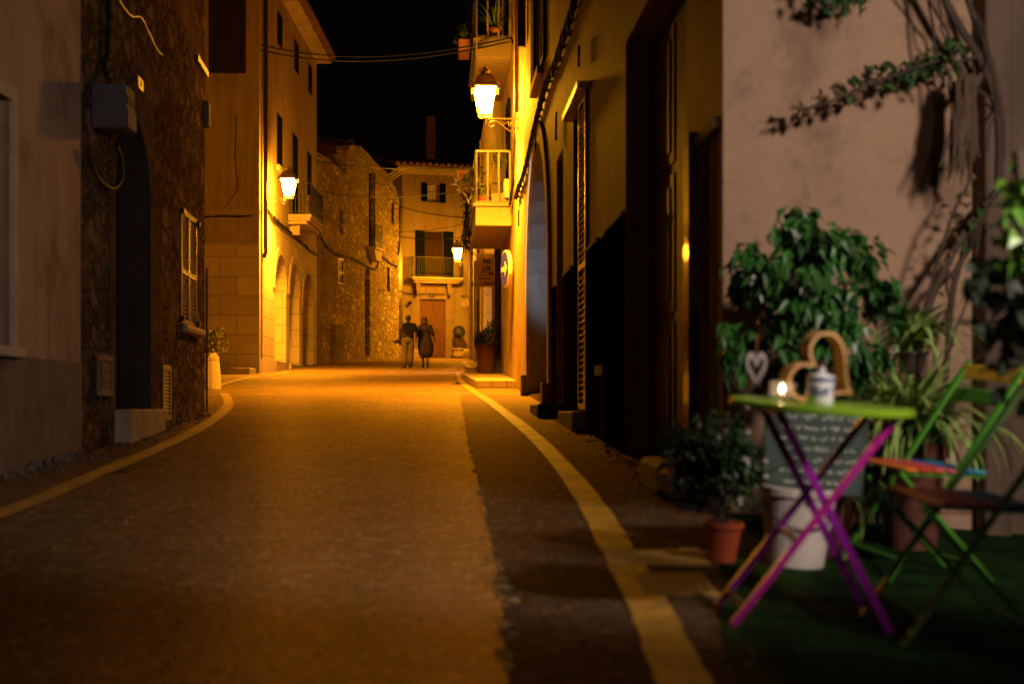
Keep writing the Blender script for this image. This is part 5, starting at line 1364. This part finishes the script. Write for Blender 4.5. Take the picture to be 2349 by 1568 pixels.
def heart_pts(n=40):
    out = []
    for i in range(n):
        a = 2*PI*i/n; out.append((16*math.sin(a)**3/17, (13*math.cos(a)-5*math.cos(2*a)-2*math.cos(3*a)-math.cos(4*a))/17))
    return out
def heart_ring(mb, size, thick, depth):
    o = heart_pts(); n = len(o)
    A = [Vector((x*size, 0, z*size)) for x, z in o]; B = []
    for i in range(n):
        d = (A[(i+1) % n]-A[i-1]); d = d.normalized() if d.length > 1e-6 else Vector((1, 0, 0)); nr = Vector((d.z, 0, -d.x)); c = Vector((0, 0, -.05*size))
        if (A[i]-c).dot(nr) > 0: nr = -nr
        q = A[i]+nr*thick; B.append(q if o[i][0]*q.x >= 0 or abs(o[i][0]) < .05 else Vector((0, 0, q.z)))
    vs = [v+Vector((0, -depth/2, 0)) for v in A]+[v+Vector((0, -depth/2, 0)) for v in B]+[v+Vector((0, depth/2, 0)) for v in A]+[v+Vector((0, depth/2, 0)) for v in B]
    fs = []
    for i in range(n):
        j = (i+1) % n
        fs += [[i, j, j+n, i+n], [i+2*n, i+3*n, j+3*n, j+2*n], [i, i+2*n, j+2*n, j], [i+n, j+n, j+3*n, i+3*n]]
    return mb.add(vs, fs)
hw = MB(); heart_ring(hw, .136, .0095, .08)
hw.move(Matrix.Rotation(R(13), 4, 'Z') @ Matrix.Rotation(R(-58), 4, 'Y'))
mnz = min(v.z for v in hw.v); hw.move(Matrix.Translation((0, 0, -mnz)))
o = hw.build('wooden_heart', M['heart_wood'], None, bevel=0); o.location = ontable(.0, .09); o.rotation_euler = E_
tag(o, 'open heart shaped wooden band standing on edge on the lime table', 'ornament')
hl = at(1735, 843, 5.55)
t2 = thing('hanging_heart', 'white openwork heart hanging on a string behind the left table edge', 'ornament', hl)
hm = MB(); heart_ring(hm, .052, .016, .014); hm.move(Matrix.Diagonal((.85, 1, 1.7, 1))); hm.build('heart', M['white_paint'], t2)
MB().tube([(0, 0, .045), (.004, .0, .13)], .0025, 4).build('string', M['bar_orange'], t2)

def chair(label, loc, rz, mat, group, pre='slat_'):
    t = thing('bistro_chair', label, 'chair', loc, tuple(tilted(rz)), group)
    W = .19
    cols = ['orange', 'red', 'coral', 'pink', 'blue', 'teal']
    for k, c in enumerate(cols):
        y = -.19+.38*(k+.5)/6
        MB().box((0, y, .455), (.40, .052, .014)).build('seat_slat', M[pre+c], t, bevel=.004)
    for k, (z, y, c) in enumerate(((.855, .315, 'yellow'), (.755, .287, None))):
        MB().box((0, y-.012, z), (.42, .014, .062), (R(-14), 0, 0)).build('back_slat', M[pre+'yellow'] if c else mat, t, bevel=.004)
    for s in (-1, 1):
        MB().bar((s*(W+.01), .325, .90), (s*(W+.01), -.235, 0.0), .014, .028, (1, 0, 0)).build('long_leg', mat, t)
        MB().bar((s*(W-.012), -.2, .44), (s*(W-.012), .27, 0.0), .014, .026, (1, 0, 0)).build('short_leg', mat, t)
        MB().bar((s*(W-.012), -.2, .443), (s*(W-.012), .19, .443), .014, .02, (0, 0, 1)).build('seat_rail', mat, t)
    MB().bar((-W, -.18, .09), (W, -.18, .09), .012, .012).build('cross_rod', mat, t)
    MB().bar((-W+.01, .21, .06), (W-.01, .21, .06), .012, .012).build('cross_rod', mat, t)
    return t
chair('folding bistro chair with lit rainbow seat and yellow top slat behind the table', onturf(1.68, 5.98), R(-74), M['chair_green'], None)
chair('shadowed green folding bistro chair nearest the camera at the right edge', onturf(1.45, 4.72), R(-84), M['chair_shaded'], None, 'dim_')

# chalkboard, bucket and pots behind the table
bk = ground(1827, 1288)
bkx, bky = .655/3.3*6.0, 6.0
t = thing('paint_bucket', 'white plastic bucket supporting the chalkboard behind the table', 'bucket', onturf(bkx, bky), tuple(tilted(0)))
MB().lathe([(.118, 0), (.122, .004), (.152, .30), (.16, .30), (.16, .33), (.15, .335), (.145, .32), (0, .32)], (0, 0, 0), 32).build('pail', M['bucket'], t, smooth=False)
MB().tube([Vector((.152*math.cos(a), .152*math.sin(a), .27-.10*abs(math.sin(a)))) for a in [PI+PI*i/14 for i in range(15)]], .004, 6).build('handle', M['iron'], t)
bc = at(1872, 1030, 6.02)
t = thing('chalkboard', 'green chalkboard menu with blurred white writing leaning behind the table', 'chalkboard', bc, (R(-10), R(3), R(4)))
W, Hh = .42, .36
MB().span((-W/2, -.006, -Hh/2), (W/2, .006, Hh/2)).build('panel', M['board'], t)
fb = MB()
for a, b in (((-W/2-.012, -.012, -Hh/2-.012), (-W/2, .01, Hh/2+.012)), ((W/2, -.012, -Hh/2-.012), (W/2+.012, .01, Hh/2+.012)), ((-W/2, -.011, Hh/2), (W/2, .009, Hh/2+.012)), ((-W/2, -.011, -Hh/2-.012), (W/2, .009, -Hh/2))): fb.span(a, b)
fb.build('frame', M['board'], t)
# handwriting too blurred to read: loose chalk strokes in lines
rw = random.Random(4)
for row in range(7):
    mb = MB()
    z = .135-.046*row; x = -.17+rw.uniform(0, .04); h = .019 if row else .028
    while x < .17-rw.random()*.04:
        for _ in range(rw.randrange(2, 7)):
            k = rw.random(); p = [(x, -.0075, z+rw.uniform(-.3, .3)*h), (x+h*.25, -.0075, z+rw.uniform(-.6, .6)*h), (x+h*.5, -.0075, z+rw.uniform(-.5, .5)*h)]
            mb.tube(p, .0026, 4); x += h*.55
            if x > .17: break
        x += h*.8
    mb.build('chalk_line', M['chalk'], t)

px_, py_ = .88, 5.98
t = thing('flowering_pot_plant', 'leafy shrub with tiny white flowers in a red pot left of the table', 'potted plant', onturf(px_, py_), tuple(tilted(0)))
pot(t, .058, .078, .165, M['red_plastic'], rim=.012)
m = MB()
for i in range(16): m.tube([(rg.gauss(0, .015), rg.gauss(0, .015), .15), (rg.gauss(-.02, .06), rg.gauss(0, .06), .32), (rg.gauss(-.03, .12), rg.gauss(0, .1), rg.uniform(.4, .62))], .004, 4)
m.build('stem', M['bark'], t)
m = MB(); crown_leaves(m, (-.04, 0, .44), (.22, .17, .26), 2000, .046, .026, .3, 24, .4); m.build('foliage', M['leaf_bush'], t)
m = MB()
for i in range(13):
    d = rdir(); c0 = Vector((-.02, 0, .45))+Vector((d.x*.19, -abs(d.y)*.16, d.z*.23)); 
    for k in range(5):
        a = k*2*PI/5; add_leaf(m, c0, Vector((math.cos(a), -.4, math.sin(a))), .014, .011)
m.build('flower', M['petal'], t)
# ficus
fx, fy = 1.40, 6.75
t = thing('ficus_shrub', 'dense dark green ficus with drooping glossy leaves against the pink wall', 'shrub', onturf(fx, fy))
pot(t, .13, .17, .3, M['wood_dark'])
m = MB(); m.tube([(0, 0, .26), (.01, 0, .6), (-.01, .01, .95)], [.025, .02, .018], 7)
zc_ = at(1870, 690, fy).z-tz(fx, fy)
for i in range(18): d = rdir(); m.tube([(0, 0, .6+.02*i), Vector((d.x*.16, d.y*.14, zc_-.1+.1*d.z)), Vector((d.x*.3, d.y*.25, zc_+d.z*.34))], [.012, .008, .004], 5)
m.build('trunk', M['bark'], t)
m = MB(); rf_ = random.Random(21)
for k in range(92):                                # sprigs of drooping leaves on an uneven outline
    d = rdir(); rad_ = rf_.uniform(.45, 1.0) if k % 3 else rf_.uniform(.95, 1.14)
    low = 1.12 if d.z < 0 else 1.0
    q = Vector((d.x*.36*low, d.y*.30, zc_+d.z*.41))*1.0; q = Vector((0, 0, zc_)).lerp(q, rad_)
    n_ = rf_.randrange(12, 30); spread = rf_.uniform(.05, .085)
    for i in range(n_):
        p = q+rdir()*spread*rf_.random()**.5
        add_leaf(m, p, Vector((d.x*.7, d.y*.7, -rf_.uniform(.35, 1.5)))+rdir()*.45, .10*rf_.uniform(.55, 1.3), .05*rf_.uniform(.65, 1.25), rf_.uniform(-.9, .9), .25, rf_.uniform(.1, .6))
m.build('crown', M['leaf_dark'], t)
# spider plants
def spider(label, c, pr, h, n, L, potmat):
    t = thing('spider_plant', label, 'potted plant', c)
    pot(t, pr*.7, pr, h, potmat)
    m = MB()
    for i in range(n): blade(m, (rg.gauss(0, pr*.25), rg.gauss(0, pr*.25), h*.92), rg.uniform(0, 2*PI), L*rg.uniform(.6, 1.15), .034*rg.uniform(.7, 1.3), rg.uniform(.8, 1.5), rg.uniform(.9, 2.7), 8)
    m.build('foliage', M['leaf_blade'], t); return t
spider('large spider plant arching from a tall terracotta pot behind the rainbow chair', (1.90, 6.75, tz(1.90, 6.75)), .16, .50, 340, .66, M['terracotta_dark'])
spider('upper spider plant hanging from a small pot at the foot of the vine', (1.94, 6.9, 1.10), .07, .10, 90, .42, M['wood_dark'])
MB_ = MB().tube([(1.94, 6.9, 1.10), (1.94, 6.98, .92), (1.94, 7.05, tz(1.94, 7.05))], .03, 8)
tag(MB_.build('plant_stand', M['iron'], None, origin=(1.94, 7.0, tz(1.94, 7.0))), 'dark post carrying the upper spider plant beside the wall', 'plant stand')
t = thing('trailing_plant', 'low trailing striped plant on the turf right of the white bucket', 'potted plant', onturf(1.43, 6.3), tuple(tilted(0)))
pot(t, .06, .08, .3, M['terracotta'])
m = MB()
for i in range(60): blade(m, (rg.gauss(0, .02), rg.gauss(0, .02), .29), rg.uniform(0, 2*PI), rg.uniform(.2, .4), .016, rg.uniform(.2, 1.2), rg.uniform(2.0, 3.2), 7)
m.build('foliage', M['leaf_blade'], t)
# wire lantern on the wall
c = at(2038, 760, 7.5)
t = thing('wire_lantern', 'slim black wire candle lantern standing against the pink wall', 'lantern', (c.x, c.y, c.z-.26))
m = MB(); h, w = .48, .045
for x in (-w, w):
    for y in (-w, w): m.bar((x, y, 0), (x, y, h), .008)
for z in (0, h*.86, h):
    for a, b in (((-w, -w), (w, -w)), ((w, -w), (w, w)), ((w, w), (-w, w)), ((-w, w), (-w, -w))): m.bar((*a, z), (*b, z), .008)
m.build('frame', M['iron'], t)
MB().box((0, 0, .004), (2*w, 2*w, .006)).build('base', M['iron'], t)
MB().tube([(0, 0, 0), (0, .06, -.1), (0, .1, -.3), (0, .1, -.95)], .012, 6).build('stake', M['iron'], t)

# vine on the brown pillar
AT = lambda px, py, y: at(px, py, y)
t = thing('climbing_vine', 'old twisted vine trunk climbing the brown pillar with leafy side shoots', 'vine', (2.0, 7.1, tz(2.0, 7.1)))
m = MB()
m.tube(smoothline([AT(2168, 1030, 7.28), AT(2172, 830, 7.33), AT(2192, 640, 7.38), AT(2240, 520, 7.43), AT(2292, 425, 7.48)], 5), [.016]*21, 8)
m.tube(smoothline([AT(2120, 720, 7.23), AT(2165, 620, 7.28), AT(2215, 530, 7.38), AT(2296, 428, 7.50)], 5), [.02]*16, 8)
m.tube(smoothline([AT(2292, 430, 7.48), AT(2290, 260, 7.48), AT(2255, 150, 7.43), AT(2195, 50, 7.38), AT(2135, -60, 7.38)], 5), .022, 8)
m.tube(smoothline([AT(2296, 428, 7.53), AT(2300, 300, 7.48), AT(2280, 170, 7.43), AT(2240, 60, 7.43), AT(2200, -60, 7.43)], 5), .017, 8)
m.tube(smoothline([AT(2240, 130, 7.38), AT(2200, 140, 7.38), AT(2150, 140, 7.33), AT(2060, 170, 7.28), AT(1990, 195, 7.23), AT(1900, 235, 7.23), AT(1830, 255, 7.28)], 5), .008, 5)
m.tube(smoothline([AT(2215, 250, 7.28), AT(2225, 400, 7.28), AT(2190, 480, 7.23), AT(2150, 600, 7.23), AT(2125, 700, 7.23)], 5), .009, 5)
rw2 = random.Random(17)
for k in range(9):
    x0, y0 = rw2.choice(((2135, -40), (2200, -40), (2260, 160), (2290, 300), (2250, 500), (2180, 620)))
    q = [AT(x0+rw2.gauss(0, 14), y0, 7.35)]
    for s in range(7):
        x0 += rw2.gauss(8 if y0 < 420 else -22, 16); y0 += rw2.uniform(35, 80); q.append(AT(min(x0, 2330), y0, 7.38+rw2.uniform(-.06, .04)))
    m.tube(smoothline(q, 4), rw2.uniform(.004, .009), 5)
m.build('trunk', M['bark'], t, world=True, smooth=True)
m = MB(); rv = random.Random(8)
for (px, py, sx, sy, n) in ((2130, 150, 45, 22, 46), (2040, 175, 40, 16, 30), (1950, 212, 20, 12, 9), (2190, 110, 40, 30, 16), (1925, -4, 60, 18, 46), (2230, 520, 30, 60, 18)):
    for i in range(n):
        p = AT(px+rv.gauss(0, sx*.6), py+rv.gauss(0, sy*.6), 7.4+rv.uniform(-.1, .12)); add_leaf(m, p, rdir()+Vector((0, -.3, -.5)), .075, .055, rg.uniform(-1, 1))
m.build('foliage', M['leaf_mid'], t, world=True)
m = MB()
for (px, py, sx, n) in ((1945, 215, 22, 10), (1890, 240, 14, 7), (1835, 255, 16, 7)):
    for i in range(n): add_leaf(m, AT(px+rv.gauss(0, sx*.5), py+rv.gauss(0, 6), 7.45), rdir()+Vector((0, 0, -.6)), .07, .055, rg.uniform(-1, 1))
for i in range(40):
    k = i/40; px = 2225-100*k; py = 400+330*k; add_leaf(m, AT(px+rv.gauss(0, 6), py, 7.3), rdir()+Vector((-.3, 0, -.4)), .05, .03, rg.uniform(-1, 1))
m.build('dry_foliage', M['leaf_dry'], t, world=True)
m = MB()
for i in range(46):
    a = rv.gauss(0, 1); top = AT(2215+rv.gauss(0, 16), 175+rv.uniform(-10, 40), 7.3+rv.uniform(-.06, .1)); bot = AT(2196+rv.gauss(0, 20), 370+rv.gauss(0, 26), 7.25+rv.uniform(-.08, .08))
    m.tube([top, top.lerp(bot, .5)+Vector((rv.gauss(0, .02), 0, 0)), bot], [.012, .02, .004], 5)
m.build('dry_sheath', M['straw'], t, world=True)
# climber at the right edge, lit and shaded leaves set by leaf colour
t = thing('climbing_plant', 'bright lime leaved climber hanging in at the right edge of the photo', 'plant', (1.72, 4.55, tz(1.72, 4.55)))
m = MB(); m.tube(smoothline([(1.74, 4.58, tz(1.74, 4.58)), (1.73, 4.58, .7), (1.66, 4.56, 1.2), (1.62, 4.55, 1.75)], 5), .02, 7); m.build('stem', M['bark'], t, world=True)
for (px, py, sx, sy, n, mt_) in ((2338, 450, 22, 45, 26, 'leaf_lime'), (2308, 530, 18, 26, 12, 'leaf_lime'), (2328, 590, 20, 36, 18, 'leaf_lime'), (2262, 640, 20, 40, 26, 'leaf_shade'), (2345, 690, 24, 50, 40, 'leaf_shade'), (2310, 760, 30, 60, 40, 'leaf_shade')):
    m = MB()
    for i in range(n):
        p = AT(px+rv.gauss(0, sx*.7), py+rv.gauss(0, sy*.7), 4.55+rv.uniform(-.1, .12)); add_leaf(m, p, rdir()+Vector((-.2, -.4, -.6)), .085, .07, rg.uniform(-1, 1))
    m.build('leaf_cluster', M[mt_], t, world=True)

t = thing('shade_hedge', 'boxed hedge added out of view to shade the nearer chair', 'hedge', (2.45, 3.75, tz(2.45, 3.75)))  # unseen hedge, added only to shade the nearer chair
MB().box((0, 0, .2), (.9, .42, .44)).build('trough', M['wood_dark'], t)
m = MB()
for i in range(1500): add_leaf(m, (rg.uniform(-.45, .45), rg.uniform(-.2, .2), rg.uniform(.4, 1.62)), rdir()+Vector((0, 0, -.2)), .11, .075, rg.uniform(-1, 1))
m.build('foliage', M['leaf_mid'], t)
# ------------------------------------------------------------------ light
w = bpy.data.worlds.new('World'); scene.world = w; w.use_nodes = True
nt = w.node_tree; bg = nt.nodes['Background']; sky = nt.nodes.new('ShaderNodeTexSky'); sky.sky_type = 'NISHITA'; sky.sun_disc = False
sky.sun_elevation = R(-6); sky.sun_rotation = R(200)
nt.links.new(sky.outputs[0], bg.inputs['Color']); bg.inputs['Strength'].default_value = .004
bg2 = nt.nodes.new('ShaderNodeBackground'); bg2.inputs['Color'].default_value = (1, .72, .62, 1); bg2.inputs['Strength'].default_value = .0011
ad = nt.nodes.new('ShaderNodeAddShader'); nt.links.new(bg.outputs[0], ad.inputs[0]); nt.links.new(bg2.outputs[0], ad.inputs[1]); nt.links.new(ad.outputs[0], nt.nodes['World Output'].inputs['Surface'])
def lamp(name, kind, loc, power, col, size=.1, aim=None, spot=None, blend=.4):
    d = bpy.data.lights.new(name, kind); d.energy = power; d.color = col
    if kind in ('POINT', 'SPOT'): d.shadow_soft_size = size
    if kind == 'SPOT': d.spot_size = spot; d.spot_blend = blend
    if kind == 'AREA': d.size = size
    o = bpy.data.objects.new(name, d); C.objects.link(o); o.location = loc
    if aim is not None: o.rotation_euler = (Vector(aim)-Vector(loc)).to_track_quat('-Z', 'Y').to_euler()
    return o
lamp('terrace_lamp', 'SPOT', (3.0, 2.6, 2.9), 600, (1, .80, .70), .22, (1.5, 7.5, 1.4), R(86), .55)
lamp('fill_light', 'POINT', (1.6, -1.6, 2.9), 75, (1, .72, .66), .25)  # weak fill added behind the camera to lift shaded sides
lamp('side_street_lamp', 'POINT', (-5.7, 63.75, gz(64)+3.9), 480, SODIUM, .15)
lamp('alley_lamp', 'SPOT', (-5.4, 20.6, gz(20)+4.8), 1500, (.78, .88, 1), .12, (.5, 23.4, gz(23)+2.7), R(24), .6)
lamp('shop_lamp', 'SPOT', (-.85, 41.0, gz(41)+2.0), 200, (1, .86, .78), .1, (-2.4, 41.2, gz(41)), R(58), .6)
for nm, p, rz, e in (('lantern_bulb', l1, rB, 6500), ('lantern_bulb', l2, 0, 5500), ('lantern_bulb', l3, rB, 1500)):
    q = Vector(p)+Vector((math.cos(rz)*.63, math.sin(rz)*.63, -.16))
    lamp(nm, 'SPOT', q, e, SODIUM, .1, q-Vector((0, 0, 1)), R(150), 1.0)

# ------------------------------------------------------------------ camera
cd = bpy.data.cameras.new('Camera'); cam = bpy.data.objects.new('Camera', cd); C.objects.link(cam)
cam.location = (0, 0, CZ); cam.rotation_euler = (PI/2, 0, 0)
cd.sensor_width = 36; cd.lens = 36*FL/2349; cd.shift_y = (HY-784)/2349
cd.clip_start = .05; cd.clip_end = 600
cd.dof.use_dof = True; cd.dof.focus_distance = 36; cd.dof.aperture_fstop = 1.9; cd.dof.aperture_blades = 0
scene.camera = cam
scene.view_settings.view_transform = 'Standard'; scene.view_settings.look = 'None'; scene.view_settings.exposure = 0; scene.view_settings.gamma = 1
cy = scene.cycles
cy.use_denoising = True
try: cy.denoiser = 'OPENIMAGEDENOISE'
except Exception: pass
cy.max_bounces = 8; cy.diffuse_bounces = 4; cy.glossy_bounces = 3; cy.transparent_max_bounces = 12
cy.sample_clamp_indirect = 6.0; cy.caustics_reflective = False; cy.caustics_refractive = False
